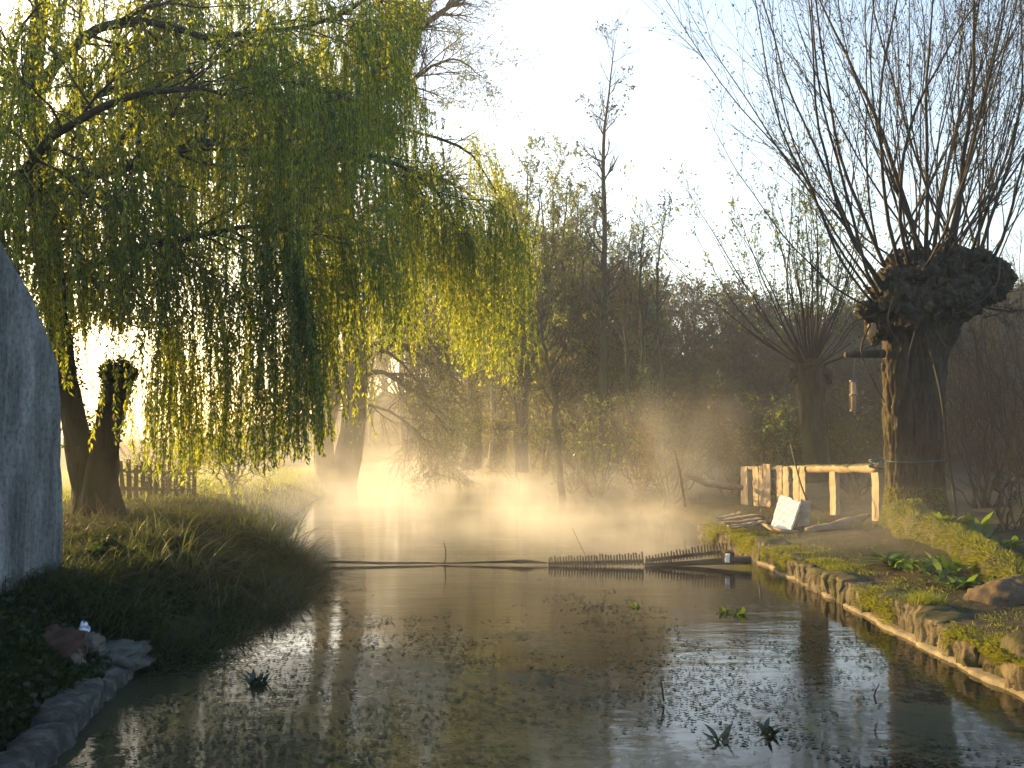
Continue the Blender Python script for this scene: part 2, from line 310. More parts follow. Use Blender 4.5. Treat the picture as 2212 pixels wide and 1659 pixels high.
# ------------------------------------------------------------------ terrain
_YL = [-40, 6, 9.3, 10.6, 13, 15.5, 17, 21.5, 30, 42, 67, 85, 110, 150, 200]
_XL = [-3.2, -3.2, -3.45, -2.95, -2.85, -2.95, -3.3, -4.2, -5.6, -6.7, -11.0, -16, -27, -60, -120]
_YR = [-40, 17, 21.6, 24, 28, 35, 42, 65, 85, 110, 150, 200]
_XR = [4.32, 4.3, 4.0, 4.4, 3.9, 2.3, 1.0, -3.0, -7, -16, -44, -100]
def XL(y): return np.interp(y, _YL, _XL)
def XR(y): return np.interp(y, _YR, _XR)
def hgt(x, y):
    x = np.asarray(x, float); y = np.asarray(y, float)
    p = np.stack([x, y, 0 * x], -1)
    wob = .12 * fn(p, .9)
    dl = XL(y) + wob - x; dr = x - XR(y) - np.where(y < 23, .12, wob)
    hl = np.interp(y, [0, 9, 12, 15, 19, 26, 40, 100], [.4, .5, .6, .8, .78, .62, .4, .35])
    n = .035 * fn(p, 1.6) + .02 * fn(p, 5) + .15 * fn(p, .12)
    zl = -.45 + (hl + .45) * sstep(-.5, np.interp(y, [9, 11, 16, 24], [1.1, 1.6, 2.0, 2.2]), dl) + n
    zr_w = .29 + .04 * np.clip(dr, 0, 8) + .03 * fn(p, 1.6) + .015 * fn(p, 6)
    zr_n = -.45 + .85 * sstep(-.6, 1.2, dr) + n
    k = sstep(22, 25, y)
    zr = np.where(dr > 0, zr_w * (1 - k) + zr_n * k, np.where(y > 23, zr_n, -.6))
    z = np.where(dl > -.5, zl, np.where(dr > -.6, zr, -.6))
    far = sstep(45, 140, np.abs(x) + np.maximum(0, y - 60))
    hill = 7.6 * sstep(50, 92, y + .25 * x) * sstep(2, 16, dr) * np.interp(x, [-420, -60, -12, 400], [0, 0, 1, 1]) * (1 + .12 * fn(p, .09))
    return z + hill + far * .5 * sstep(1, 6, np.maximum(dl, dr))
def gs(a, b, n): return list(np.linspace(a, b, n, endpoint=False))
xs = np.array(gs(-420, -60, 14) + gs(-60, -14, 34) + gs(-14, -5, 46) + gs(-5, -2, 40) + gs(-2, 3.6, 12) + gs(3.6, 5, 26) + gs(5, 10, 50) + gs(10, 30, 40) + gs(30, 421, 16) + [421])
ys = np.array(gs(-60, 0, 8) + gs(0, 26, 130) + gs(26, 60, 68) + gs(60, 140, 50) + gs(140, 421, 14) + [421])
gx, gy = np.meshgrid(xs, ys, indexing='ij')
kind(MB().grid(np.stack([gx, gy, hgt(gx, gy)], -1)).build('ground', M['ground']), 'structure', 'brown soil and moss banks of the river and the meadow beyond')
wx, wy = np.meshgrid(np.linspace(-130, 8, 24), np.linspace(-30, 190, 40), indexing='ij')
kind(MB().grid(np.stack([wx, wy, 0 * wx], -1)).build('river_water', M['water']), 'structure', 'still dark river reflecting the sky with scum on it')
def on(x, y, dz=0.0): return A(x, y, float(hgt(x, y)) + dz)

# ------------------------------------------------------------------ house
h = thing('white_house', (-4.95, 11.0, .2), 'pale grey rendered gable wall of the house above the ivy', 'house')
prof = [(11.02, -.1), (11.04, 1.2), (11.0, 2.0), (11.0, 2.78), (10.86, 2.99), (10.55, 3.31), (10.2, 3.66), (9.62, 4.06), (8.2, 4.95), (6.0, 2.95), (5.6, 2.6), (5.6, -.1)]
N_ = len(prof); mb = MB()
# wall as a dense lumpy sheet, so that the render looks hand laid
ny, nz = 120, 60
yy = np.linspace(.2, 10.85, ny); top = np.interp(yy, [.2, .4, 5.7, 9.62, 10.2, 10.85], [2.6, 2.95, 6.5, 4.03, 3.63, 2.97])  # near part, out of view, lengthened and raised to shade the near bank
def yend(z): return np.interp(z, [.2, .9, 1.8, 2.3, 2.75, 2.97], [11.02, 11.03, 10.98, 10.94, 10.88, 10.85])
Wg = np.zeros((ny, nz, 3))
for i in range(ny):
    z = np.linspace(-.1, top[i], nz); Wg[i, :, 1] = yy[i] + (yy[i] / 10.85) ** 10 * (yend(z) - 10.85) + (.006 * np.sin(z * 2.1) + .012 * fn(np.stack([0 * z + 3, 0 * z, z], -1), 2.5)) * (i == ny - 1); Wg[i, :, 2] = z
    Wg[i, :, 0] = -4.95 + .018 * fn(np.stack([0 * z, 0 * z + yy[i], z], -1), 2.2) + .008 * fn(np.stack([0 * z, 0 * z + yy[i], z], -1), 9)
mb.grid(Wg)
bk = Wg[-1].copy(); bk[:, 0] = -10.5; mb.grid(np.stack([Wg[-1], bk], 0))
bk2 = Wg[0].copy(); bk2[:, 0] = -10.5; mb.grid(np.stack([bk2, Wg[0]], 0))
mb.build('wall', M['plaster'], h)
mb = MB()
rp = [(10.97, 2.85), (10.85, 2.975), (10.2, 3.64), (9.62, 4.04), (5.7, 6.55), (.4, 3.0), (-.2, 2.5)]
for i in range(len(rp) - 1):
    (a, za), (b, zb) = rp[i], rp[i + 1]
    nx = 26; X = np.linspace(-4.965, -10.6, nx)
    g = np.zeros((2, nx, 3)); g[0, :, 0] = X; g[1, :, 0] = X; g[0, :, 1] = a; g[1, :, 1] = b; g[0, :, 2] = za + .012; g[1, :, 2] = zb + .012
    mb.grid(g); g2 = g.copy(); g2[:, :, 2] -= .035; mb.grid(g2)
    mb.add([(-4.965, a, za - .02), (-4.965, b, zb - .02), (-4.965, b, zb + .012), (-4.965, a, za + .012)], [[0, 1, 2, 3]])
mb.build('roof', M['tile'], h, False)

# ------------------------------------------------------------------ weeping willow
wb = P(205, 1085, 16.5)
wil = thing('willow_tree', wb, 'big weeping willow beside the house with yellow-green hanging fronds', 'tree')
trk = curve(IP([(212, 1130, 16.5), (200, 1060, 16.5), (172, 960, 16.5), (146, 830, 16.6), (120, 660, 16.6), (100, 500, 16.6), (86, 330, 16.6), (70, 180, 16.6), (92, 0, 16.8), (130, -170, 17)]), 46)
MB().tubes(trk, rcurve([.44, .32, .22, .17, .18, .21, .2, .16, .12, .06], 46), 44, bump=.10, ridge=.03).build('trunk', M['ivy_bark'], wil)
stub = curve(IP([(222, 1125, 16.3), (216, 1045, 16.3), (227, 965, 16.2), (240, 890, 16.1), (252, 830, 16.0), (256, 800, 16.0)]), 28)
MB().tubes(stub, rcurve([.38, .28, .21, .21, .23, .16], 28), 20, bump=.12).build('broken_fork', M['ivy_bark'], wil)
limbs = [
 ([(100, 500, 16.6), (120, 425, 16.5), (200, 375, 16.4), (300, 348, 16.4), (430, 310, 16.6), (560, 285, 17), (700, 310, 17.6), (850, 350, 18.4), (960, 430, 19), (1010, 560, 19)], [.2, .2, .17, .14, .12, .10, .08, .06, .045, .03]),
 ([(78, 200, 16.6), (130, 130, 16.8), (200, 60, 17), (300, 38, 17.2), (450, 80, 17.5), (530, 130, 17.8), (610, 185, 18), (660, 260, 18.2)], [.17, .14, .12, .10, .085, .07, .05, .03]),
 ([(112, 640, 16.6), (140, 610, 16.3), (200, 580, 15.8), (300, 545, 15.3), (420, 520, 15), (560, 500, 14.8), (680, 520, 14.8)], [.14, .13, .11, .09, .07, .05, .03]),
 ([(450, 80, 17.5), (560, 70, 18.3), (700, 50, 19), (800, 0, 20), (840, 60, 20.4)], [.08, .07, .06, .045, .03]),
 ([(104, 520, 16.6), (180, 400, 18), (300, 270, 20), (500, 220, 22), (800, 255, 24), (1000, 310, 24.5), (1080, 400, 24.5)], [.18, .16, .14, .12, .08, .05, .02]),
 ([(80, 260, 16.6), (20, 170, 15.6), (-120, 100, 14.8), (-320, 100, 14)], [.14, .12, .08, .04]),
 ([(92, 0, 16.8), (200, -110, 18), (400, -170, 19.5), (620, -130, 21), (780, -40, 21.6), (860, 90, 22)], [.13, .12, .1, .08, .06, .03]),
 ([(86, 330, 16.6), (150, 240, 17.5), (260, 190, 18.5), (400, 200, 20), (560, 240, 21.5), (720, 330, 22.5), (900, 390, 23)], [.14, .12, .11, .09, .07, .05, .03]),
 ([(100, 480, 16.6), (60, 420, 15.2), (90, 350, 13.8), (240, 250, 13), (420, 200, 12.8), (560, 230, 13)], [.13, .11, .1, .08, .05, .03]),
 ([(110, 600, 16.6), (60, 520, 17.5), (-60, 440, 18.5), (-250, 400, 19.5)], [.12, .1, .07, .04]),
 ([(500, 220, 22), (640, 330, 23), (780, 400, 24), (900, 480, 24.4), (1010, 560, 24.5)], [.08, .07, .06, .04, .02]),
]
secs_P, secs_R = [], []
for pts, rr in limbs:
    n = 24; c = curve(IP(pts), n); c += np.cumsum(rng.normal(size=c.shape) * .016, 0); r = rcurve(rr, n) * .64
    MB().tubes(c, r, 10, bump=.08).build('limb', M['bark'], wil)
    p1, r1 = sprout(c[None], r[None], 30, (1.2, 3.4), (.5, 1.25), 7, .16, (0, 0, -.03), .12, 1.0, .45, .35, .006)
    secs_P.append(p1); secs_R.append(r1)
sP = np.concatenate(secs_P); sR = np.concatenate(secs_R)
tP, tR = sprout(sP, sR, 5, (.5, 1.7), (.4, 1.1), 6, .18, (0, 0, -.10), .3, 1.0, .6, .3, .004)
mb = MB(); mb.tubes(sP, sR, 5); mb.tubes(tP, tR, 4); mb.build('branch_crown', M['twig'], wil)
# hanging fronds
def botlim(x): return np.interp(x, [-400, 0, 80, 125, 150, 200, 288, 305, 400, 500, 600, 660, 720, 790, 810, 850, 880, 905, 960, 990, 1040, 1095, 1115, 1150, 1200],
                                [700, 740, 800, 860, 735, 725, 730, 965, 1020, 1015, 985, 920, 800, 690, 800, 815, 790, 660, 660, 800, 870, 850, 760, 620, 520])
def proj(p):
    d = p - CAM; cp, sp_ = math.cos(PITCH), math.sin(PITCH)
    f = d[..., 1] * cp + d[..., 2] * sp_; u = -d[..., 1] * sp_ + d[..., 2] * cp
    return 1106 + d[..., 0] / f * F, 829.5 - u / f * F
allP = np.concatenate([sP[:, ::2][:, :3], tP[:, ::2][:, :3]])
b1, t1 = along(sP, 14, .3); b2, t2 = along(tP, 4, .2)
B = np.concatenate([b1, b2]); D = np.concatenate([t1, t2])
ux, uy = proj(B)
bot = botlim(ux + rng.normal(size=len(B)) * 14) - rng.gamma(1.2, 26, len(B)) + 8
bot = bot + np.where(ux < 700, np.where((ux > 140) & (ux < 295), -10, 22), -rng.gamma(1.2, 50, len(B)))
avail = (bot - uy) / F * B[:, 1]
long_ = rng.uniform(.5, 1.0, len(B)) * np.where(rng.uniform(size=len(B)) < .40, 6.2, 1.7)
long_ = np.where((uy < 380) & (ux < 980), long_ * .5, long_)
long_ = np.where((uy > 430) & (rng.uniform(size=len(B)) < .45), 9.0, long_)
Lf = np.minimum(avail, long_); keep = Lf > .25
dens = fn(B * A(1, 1, .35), .9); keep &= dens + .35 * fn(B * A(1, 1, .25), 2.6) > -.52
keep &= ux < np.interp(uy, [-300, 0, 150, 220, 260, 300, 400, 480, 600], [1000, 930, 880, 900, 960, 1050, 1120, 1160, 1195]) + rng.normal(size=len(B)) * 22
B, D, Lf = B[keep], D[keep], Lf[keep]
nf = len(B); n = 9; Fp = np.zeros((nf, n, 3)); Fp[:, 0] = B
d = nrm(D * A(1, 1, .5) + rng.normal(size=(nf, 3)) * .25); st = (Lf / (n - 1))[:, None]; sway = rng.normal(size=(nf, 3)) * A(.05, .05, 0)
for k in range(1, n):
    d = nrm(d * .55 + A(0, 0, -.6) + sway + rng.normal(size=(nf, 3)) * .05); Fp[:, k] = Fp[:, k - 1] + d * st
mb = MB(); mb.tubes(Fp, np.full((nf, n), .0032), 3, cap=False); mb.build('frond', M['shoot'], wil)
per = np.clip((Lf * 42).astype(int), 10, 190); idx = np.repeat(np.arange(nf), per); t = rng.uniform(.04, 1, len(idx)) * (n - 1)
i = np.minimum(t.astype(int), n - 2); a = (t - i)[:, None]
LB = Fp[idx, i] * (1 - a) + Fp[idx, i + 1] * a; LT = nrm(Fp[idx, i + 1] - Fp[idx, i])
LD = LT * .8 + nrm(rng.normal(size=LB.shape)) * .75 + A(0, 0, -.25)
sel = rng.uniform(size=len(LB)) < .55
b_, t_ = along(tP, 30, .1); LB = np.concatenate([LB, b_]); LD = np.concatenate([LD, t_ + nrm(rng.normal(size=b_.shape)) + A(0, 0, -.5)]); sel = rng.uniform(size=len(LB)) < .55
u_, v_ = proj(LB); m_ = u_ < np.interp(v_, [-300, 0, 150, 220, 260, 300, 400, 480, 600], [1000, 930, 890, 910, 970, 1060, 1130, 1170, 1205]); LB, LD, sel = LB[m_], LD[m_], sel[m_]
ll = rng.uniform(.045, .11, len(LB)); ww = ll * rng.uniform(.22, .34, len(LB))
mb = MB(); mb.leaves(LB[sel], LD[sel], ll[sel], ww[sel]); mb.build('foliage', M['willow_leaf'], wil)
mb = MB(); mb.leaves(LB[~sel], LD[~sel], ll[~sel], ww[~sel]); mb.build('darker_foliage', M['willow_leaf_dark'], wil)  # random share of the leaves in a darker green, all through the crown
print('willow fronds', nf, 'leaves', len(LB))
# ivy on the trunk and broken fork
b, t_ = along(np.concatenate([stub[None, :28]]), 900, .0, 1.0); q = nrm(rng.normal(size=b.shape)); zz = np.clip((b[:, 2:3] - stub[-1, 2] + .35) * 1.2, 0, 1)
rad = .2 + .1 * zz
mb = MB(); mb.leaves(b + q * rad, q + rng.normal(size=q.shape) * .6 + A(0, 0, -.4), rng.uniform(.05, .09, len(b)), rng.uniform(.04, .07, len(b)))
b, t_ = along(trk[None, :20], 1300, .0, 1.0); q = nrm(rng.normal(size=b.shape))
m_ = fn(b + q, 1.3) > .1; b = b[m_]; q = q[m_]
mb.leaves(b + q * .25, q + rng.normal(size=q.shape) * .6 + A(0, 0, -.4), rng.uniform(.05, .09, len(b)), rng.uniform(.04, .07, len(b)))
c = stub[-1] - A(0, 0, .05); q = nrm(rng.normal(size=(900, 3))); mb.leaves(c + q * A(.27, .27, .2) * rng.uniform(.3, 1, (900, 1)), q + A(0, 0, -.3) + rng.normal(size=q.shape) * .4, rng.uniform(.06, .11, 900), rng.uniform(.05, .08, 900))
mb.build('ivy', M['ivy_leaf'], wil)

# ------------------------------------------------------------------ generic trees
def tree(name, label, stems, lim=(10, (1, 3)), ang=(.4, 1.0), trop=(0, 0, .06), tw=(6, (.4, 1.2)), tw2=None, leaf=None, lmat='tree_leaf', wood='bark', twm='twig', cat='tree', group=None, t0=.25, k=12, bump=.06, twr=.004, tl=.5, ltrop=None, wob=.13):
    o = thing(name, stems[0][0][0] if not isinstance(stems[0][0][0], tuple) else stems[0][0][0], label, cat, group) if False else None
    cs = []
    for pts, rr in stems:
        c = curve(np.array(pts, float), 22); c[1:-1] += rng.normal(size=(20, 3)) * .03; cs.append((c, rcurve(rr, 22)))
    b = cs[0][0][0]; o = thing(name, b, label, cat, group)
    for c, r in cs: MB().tubes(c, r, k, bump=bump).build('trunk', M[wood], o)
    Pm = np.array([c for c, _ in cs]); Rm = np.array([r for _, r in cs])
    p1, r1 = sprout(Pm, Rm, lim[0], lim[1], ang, 7, wob, trop, t0, 1.0, .5, tl, .006)
    p2, r2 = sprout(p1, r1, tw[0], tw[1], (.3, .95), 6, .15, trop if ltrop is None else ltrop, .2, 1.0, .6, .4, twr)
    mb = MB(); mb.tubes(p1, r1, 6); mb.tubes(p2, r2, 4); last = p2
    if tw2:
        p3, r3 = sprout(p2, r2, tw2[0], tw2[1], (.3, .9), 4, .15, trop if ltrop is None else ltrop, .15, 1.0, .7, .4, twr * .75)
        mb.tubes(p3, r3, 3, cap=False); last = p3
    mb.build('crown', M[twm], o)
    if leaf:
        per, L, wf, dens = leaf
        b, t_ = along(last, per, .2); m_ = fn(b, .55) > dens; b = b[m_]; t_ = t_[m_]
        l = rng.uniform(L[0], L[1], len(b))
        MB().leaves(b, t_ * .6 + nrm(rng.normal(size=b.shape)) + A(0, 0, -.2), l, l * wf).build('foliage', M[lmat], o)
    return o
# tall half-bare riverside tree
tree('riverside_tree', 'tall half-bare tree leaning over the misty water beyond the willow', [
  (IP([(728, 1075, 42), (740, 1045, 42), (757, 960, 42), (766, 860, 42), (764, 740, 42), (745, 600, 42), (738, 480, 42), (758, 350, 42), (800, 240, 42), (835, 140, 42), (890, 75, 41.5), (960, 22, 41), (1010, -10, 41)]), [.8, .62, .54, .52, .5, .46, .42, .36, .3, .22, .16, .1, .05]),
  (IP([(712, 1065, 42), (700, 960, 42.5), (712, 840, 43), (700, 700, 43.5), (680, 560, 44), (650, 400, 44.5), (640, 250, 45), (600, 90, 45)]), [.5, .42, .38, .33, .28, .22, .15, .06]),
  (IP([(790, 262, 42), (830, 215, 42), (880, 180, 42), (940, 140, 41.5), (990, 130, 41), (1040, 165, 40.5)]), [.16, .12, .09, .06, .04, .02]),
  (IP([(835, 140, 42), (850, 60, 42), (860, -20, 42.5), (900, -90, 43)]), [.15, .11, .07, .03]),
  (IP([(764, 720, 42), (830, 680, 41), (920, 730, 40), (1000, 840, 39)]), [.13, .1, .06, .02]),
  (IP([(766, 820, 42), (830, 805, 41), (910, 860, 40.5), (975, 945, 40)]), [.1, .08, .05, .02]),
  (IP([(745, 600, 42), (840, 520, 43), (950, 550, 44), (1030, 660, 45)]), [.15, .12, .08, .03]),
  (IP([(742, 520, 42), (860, 400, 43.5), (980, 400, 45), (1080, 480, 46)]), [.15, .12, .08, .03]),
  (IP([(757, 880, 42), (820, 880, 40.5), (890, 920, 39.6), (950, 985, 39)]), [.08, .06, .04, .015]),
  (IP([(760, 640, 42), (820, 590, 42.5), (890, 620, 43), (960, 760, 43.4)]), [.12, .09, .06, .02]),
  (IP([(766, 790, 42), (830, 760, 43.5), (900, 820, 45), (960, 930, 46)]), [.1, .08, .05, .015]),
  (IP([(765, 760, 42), (850, 740, 43), (930, 790, 44), (1010, 900, 45)]), [.11, .09, .06, .02])],
  lim=(18, (1.5, 4.0)), ang=(.3, .9), wob=.08, trop=(0, 0, -.015), tw=(8, (.8, 2.4)), tw2=(7, (.4, 1.1)), leaf=(3, (.06, .13), .5, -.35), lmat='shrub_leaf', twr=.0075, k=16, bump=.09, t0=.15)
# distant trunks past the bend
for x, Y, top, lab in ((1022, 56, 640, 'straight-trunked tree at the bend with a bright bank at its foot'), (1076, 57.5, 600, 'second straight trunk just past the tree at the bend')):
    tree('bend_tree', lab, [(IP([(x - 3, 1012, Y), (x, 960, Y), (x + 2, 850, Y), (x - 4, 740, Y), (x, top, Y), (x + 10, top - 130, Y)]), [.62, .48, .42, .36, .26, .08])],
         lim=(26, (1.5, 4)), tw=(7, (.8, 2.0)), tw2=(4, (.4, 1.1)), leaf=(3, (.08, .16), .6, -.1), twr=.009, t0=.2, trop=(0, 0, .02), group='trees at the river bend')
# multi-stemmed leafy river trees right of the willow
def multi(name, lab, bx, by, Y, tops, leafd=-.3, per=3, spread=.5, **kw):
    st = []
    for tx, ty, r in tops:
        b = P(bx + rng.normal() * 6, by, Y); e = P(tx, ty, Y + rng.normal() * 1.2)
        m1 = lerp(b, e, .35) + A(-(e - b)[0] * .18, 0, 0) + rng.normal(size=3) * .1; m2 = lerp(b, e, .7) + rng.normal(size=3) * .12
        st.append((np.array([b, m1, m2, e]), [r, r * .8, r * .55, r * .15]))
    return tree(name, lab, st, leaf=(per, (.07, .14), .6, leafd), **kw)
KW = dict(lim=(15, (1.0, 3.4)), ang=(.25, .7), trop=(0, 0, .10), tw=(6, (.6, 1.6)), tw2=(4, (.4, 1.0)), twr=.007, t0=.2)
multi('alder_tree', 'leafy many-stemmed tree next to the willow fronds, darkest of the waterside clump', 1130, 1020, 44, [(1085, 470, .14), (1110, 410, .15), (1140, 375, .14), (1170, 400, .13), (1060, 560, .12), (1190, 560, .12)], -1.0, 9, lmat='shrub_leaf', group='many-stemmed trees by the water', **KW)
multi('alder_tree', 'fine-twigged many-stemmed tree between the willow and the tall slender tree', 1205, 1025, 47, [(1165, 400, .13), (1195, 380, .14), (1225, 400, .13), (1250, 430, .12), (1265, 520, .1), (1150, 560, .1)], -.8, 9, lmat='shrub_leaf', group='many-stemmed trees by the water', **KW)
multi('alder_tree', 'low many-stemmed tree with thin twigs behind the tall slender tree', 1330, 1020, 50, [(1280, 560, .1), (1310, 600, .1), (1345, 560, .1), (1370, 540, .1), (1400, 600, .09)], -.7, 8, lmat='shrub_leaf', group='many-stemmed trees by the water', **KW)
multi('alder_tree', 'densest green many-stemmed tree behind the willow fronds right of the misty opening', 1075, 1020, 52, [(1040, 480, .14), (1075, 420, .15), (1105, 400, .14), (1020, 560, .12), (1130, 470, .12)], -1.0, 9, lmat='shrub_leaf', group='many-stemmed trees by the water', **KW)
multi('alder_tree', 'grey-green many-stemmed tree just left of the slender stem', 1262, 1022, 53, [(1225, 470, .13), (1255, 440, .13), (1285, 450, .12), (1310, 500, .11), (1200, 540, .1)], -1.0, 8, lmat='shrub_leaf', group='many-stemmed trees by the water', **KW)
tree('leaning_sapling', 'thin dark leaning sapling rising from the edge of the water', [(IP([(1216, 1080, 35), (1207, 1000, 35), (1199, 900, 35), (1191, 820, 35), (1177, 760, 35), (1168, 690, 35.3), (1175, 600, 35.5)]), [.13, .11, .1, .08, .06, .05, .015])],
     lim=(26, (.8, 2.2)), tw=(6, (.4, 1.1)), tw2=(3, (.3, .7)), leaf=(3, (.06, .12), .6, -.2), t0=.35, twr=.005, trop=(0, 0, .05))
tree('slender_tree', 'tallest slender single-stemmed tree standing alone against the bright sky', [(IP([(1296, 1020, 40), (1300, 880, 40), (1304, 700, 40), (1306, 520, 40), (1302, 350, 40), (1312, 220, 40), (1330, 85, 40)]), [.16, .14, .12, .1, .075, .045, .012])],
     lim=(44, (.8, 2.5)), ang=(.7, 1.3), tw=(5, (.4, 1.2)), tw2=(3, (.3, .7)), leaf=(3, (.08, .17), .5, .1), lmat='bud', t0=.3, trop=(0, 0, .14), tl=.6, twr=.006)
for x, Y, y0, y1, lab in ((1386, 41, 1030, 470, 'thin dark young tree beside the tall slender one'), (1424, 43, 1030, 480, 'outermost thin young tree in front of the brown wooded slope'), (1352, 42, 1030, 520, 'thin young tree closest behind the tall slender stem')):
    tree('young_tree', lab, [(IP([(x, y0, Y), (x + 3, lerp(y0, y1, .4), Y), (x - 4, lerp(y0, y1, .75), Y), (x + 8, y1, Y)]), [.1, .085, .06, .012])],
         lim=(24, (.8, 2.6)), ang=(.35, .9), tw=(5, (.5, 1.2)), tw2=(3, (.3, .7)), leaf=(2, (.08, .15), .6, .0), lmat='bud', t0=.3, trop=(0, 0, .1), twr=.006, group='thin young trees')
# bank shrubs
def shrub(name, lab, x, y, Y, ht, n, lmat='shrub_leaf', wide=.5, per=4, dens=-.4, L=(.06, .12), group=None, twm='twig', lim=(6, (.5, 1.5)), r=.03, z0=None):
    b = P(x, y, Y); b[2] = float(hgt(b[0], b[1])) - .05 if z0 is None else z0
    st = []
    for i in range(n):
        d = nrm(A(rng.normal() * wide, rng.normal() * wide, 1.0)); L_ = ht * rng.uniform(.65, 1.05); rr = r * rng.uniform(.6, 1.1)
        q = [b + A(rng.normal() * .12, rng.normal() * .12, 0)]
        for j in range(3): d = nrm(d + rng.normal(size=3) * .16 + A(0, 0, .05)); q.append(q[-1] + d * L_ / 3)
        st.append((np.array(q), [rr, rr * .8, rr * .5, rr * .15]))
    return tree(name, lab, st, lim=lim, tw=(5, (.3, .9)), tw2=(2, (.2, .5)), leaf=(per, L, .6, dens) if per else None, lmat=lmat, cat='shrub', group=group, k=6, t0=.1, twr=.004, wood=twm, twm=twm, bump=0)
shrub('bank_shrub', 'leafy shrub on the shaded bank under the tall slender tree', 1290, 1075, 34, 4.2, 9, dens=-.7, group='shrubs on the far bank')
shrub('bank_shrub', 'dark bushy shrub between the slender tree and the fallen log', 1390, 1085, 31, 4.0, 10, dens=-.7, group='shrubs on the far bank')
shrub('bank_shrub', 'brownish shrub hanging over the water beside the thin stake', 1445, 1090, 28.5, 3.2, 9, dens=-.5, lmat='far_leaf', group='shrubs on the far bank')
shrub('bank_shrub', 'tangled shrub just behind the plank end of the fence', 1580, 1060, 31, 3.6, 9, dens=-.6, lmat='far_leaf', group='shrubs on the far bank')
shrub('bank_shrub', 'yellow-leaved shrub at the foot of the leaning sapling', 1240, 1070, 37, 3.2, 8, dens=-.6, lmat='tree_leaf', group='shrubs on the far bank')
shrub('bank_shrub', 'low bright-leaved bush at the bend by the second straight trunk', 1120, 1040, 46, 4.0, 8, dens=-.6, lmat='tree_leaf', group='shrubs on the far bank')
shrub('bank_shrub', 'dense dark shrub under the small pollard trunk', 1680, 1040, 29, 3.4, 10, dens=-.7, group='shrubs on the far bank')
shrub('bank_shrub', 'bare-twigged shrub seen through the open fence bays', 1850, 1060, 29, 3.4, 10, dens=-.3, lmat='far_leaf', group='shrubs on the far bank')

# ------------------------------------------------------------------ far wood
mbw, mbl, mbg = MB(), MB(), MB()
def wood_tree(x, y, ht, lm=None):
    z = float(hgt(x, y)); b = A(x, y, z - .2); e = b + A(rng.normal() * .6, rng.normal() * .6, ht)
    c = curve(np.array([b, lerp(b, e, .5) + rng.normal(size=3) * .3, e]), 8)[None]; r = rcurve([.2, .15, .03], 8)[None] * ht / 11
    mbw.tubes(c, r, 5, cap=False)
    p1, r1 = sprout(c, r, 18, (ht * .25, ht * .5), (.3, 1.0), 5, .12, (0, 0, .06), .15, 1, .5, .5, .015)
    p2, r2 = sprout(p1, r1, 7, (.8, 2.2), (.3, .9), 4, .15, (0, 0, .05), .2, 1, .6, .4, .012)
    mbw.tubes(p1, r1, 4, cap=False); mbw.tubes(p2, r2, 3, cap=False)
    p3, r3 = sprout(p2, r2, 4, (.5, 1.2), (.3, .9), 3, .15, (0, 0, .05), .2, 1, .7, .4, .009)
    mbw.tubes(p3, r3, 3, cap=False)
    b_, t_ = along(p3, 3, .2); l = rng.uniform(.1, .24, len(b_)); (lm or mbl).leaves(b_, t_ + nrm(rng.normal(size=b_.shape)), l, l * .6)
nt_ = 0
while nt_ < 64:
    Y = rng.uniform(62, 88); px = rng.uniform(1330, 2330); X = (px - 1106) / F * Y
    topy = np.interp(px, [1330, 1440, 1520, 1700, 1850, 2100, 2330], [640, 640, 655, 690, 700, 660, 640]) + rng.normal() * 16
    wood_tree(X, Y, max(4.0, (940 - topy) / F * Y + 2.2 - float(hgt(X, Y)))); nt_ += 1
while nt_ < 130:
    Y = rng.uniform(70, 122); px = rng.uniform(770, 1340); X = (px - 1106) / F * Y
    if X < XR(Y) + 1.5: continue
    topy = np.interp(px, [780, 1000, 1340], [600, 560, 600]) + rng.normal() * 35
    wood_tree(X, Y, max(4, (940 - topy) / F * Y + 2.2 - float(hgt(X, Y))), mbg); nt_ += 1
while nt_ < 150:
    Y = rng.uniform(115, 150); px = rng.uniform(640, 900); X = (px - 1106) / F * Y
    wood_tree(X, Y, rng.uniform(12, 19), mbg); nt_ += 1
for i in range(150):
    Y = rng.uniform(46, 72); px = rng.uniform(1010, 2300); X = (px - 1106) / F * Y
    if X < XR(Y) + 1.0: continue
    wood_tree(X, Y, rng.uniform(2.5, 5.5), mbg if px < 1350 else None)
for i in range(90):
    Y = rng.uniform(47, 66); px = rng.uniform(1000, 1400); X = (px - 1106) / F * Y
    if X < XR(Y) + 1.5: continue
    wood_tree(X, Y, rng.uniform(5.0, 9.5), mbg)
o = mbw.build('woodland', M['far_twig']); kind(o, 'stuff', 'brown hazy wood on the slope beyond the river')
o = mbg.build('woodland_foliage', M['tree_leaf']); kind(o, 'stuff', 'green spring leaves of the wood past the river bend')
o = mbl.build('woodland_foliage', M['far_leaf']); kind(o, 'stuff', 'first brown-green buds over the far wood')

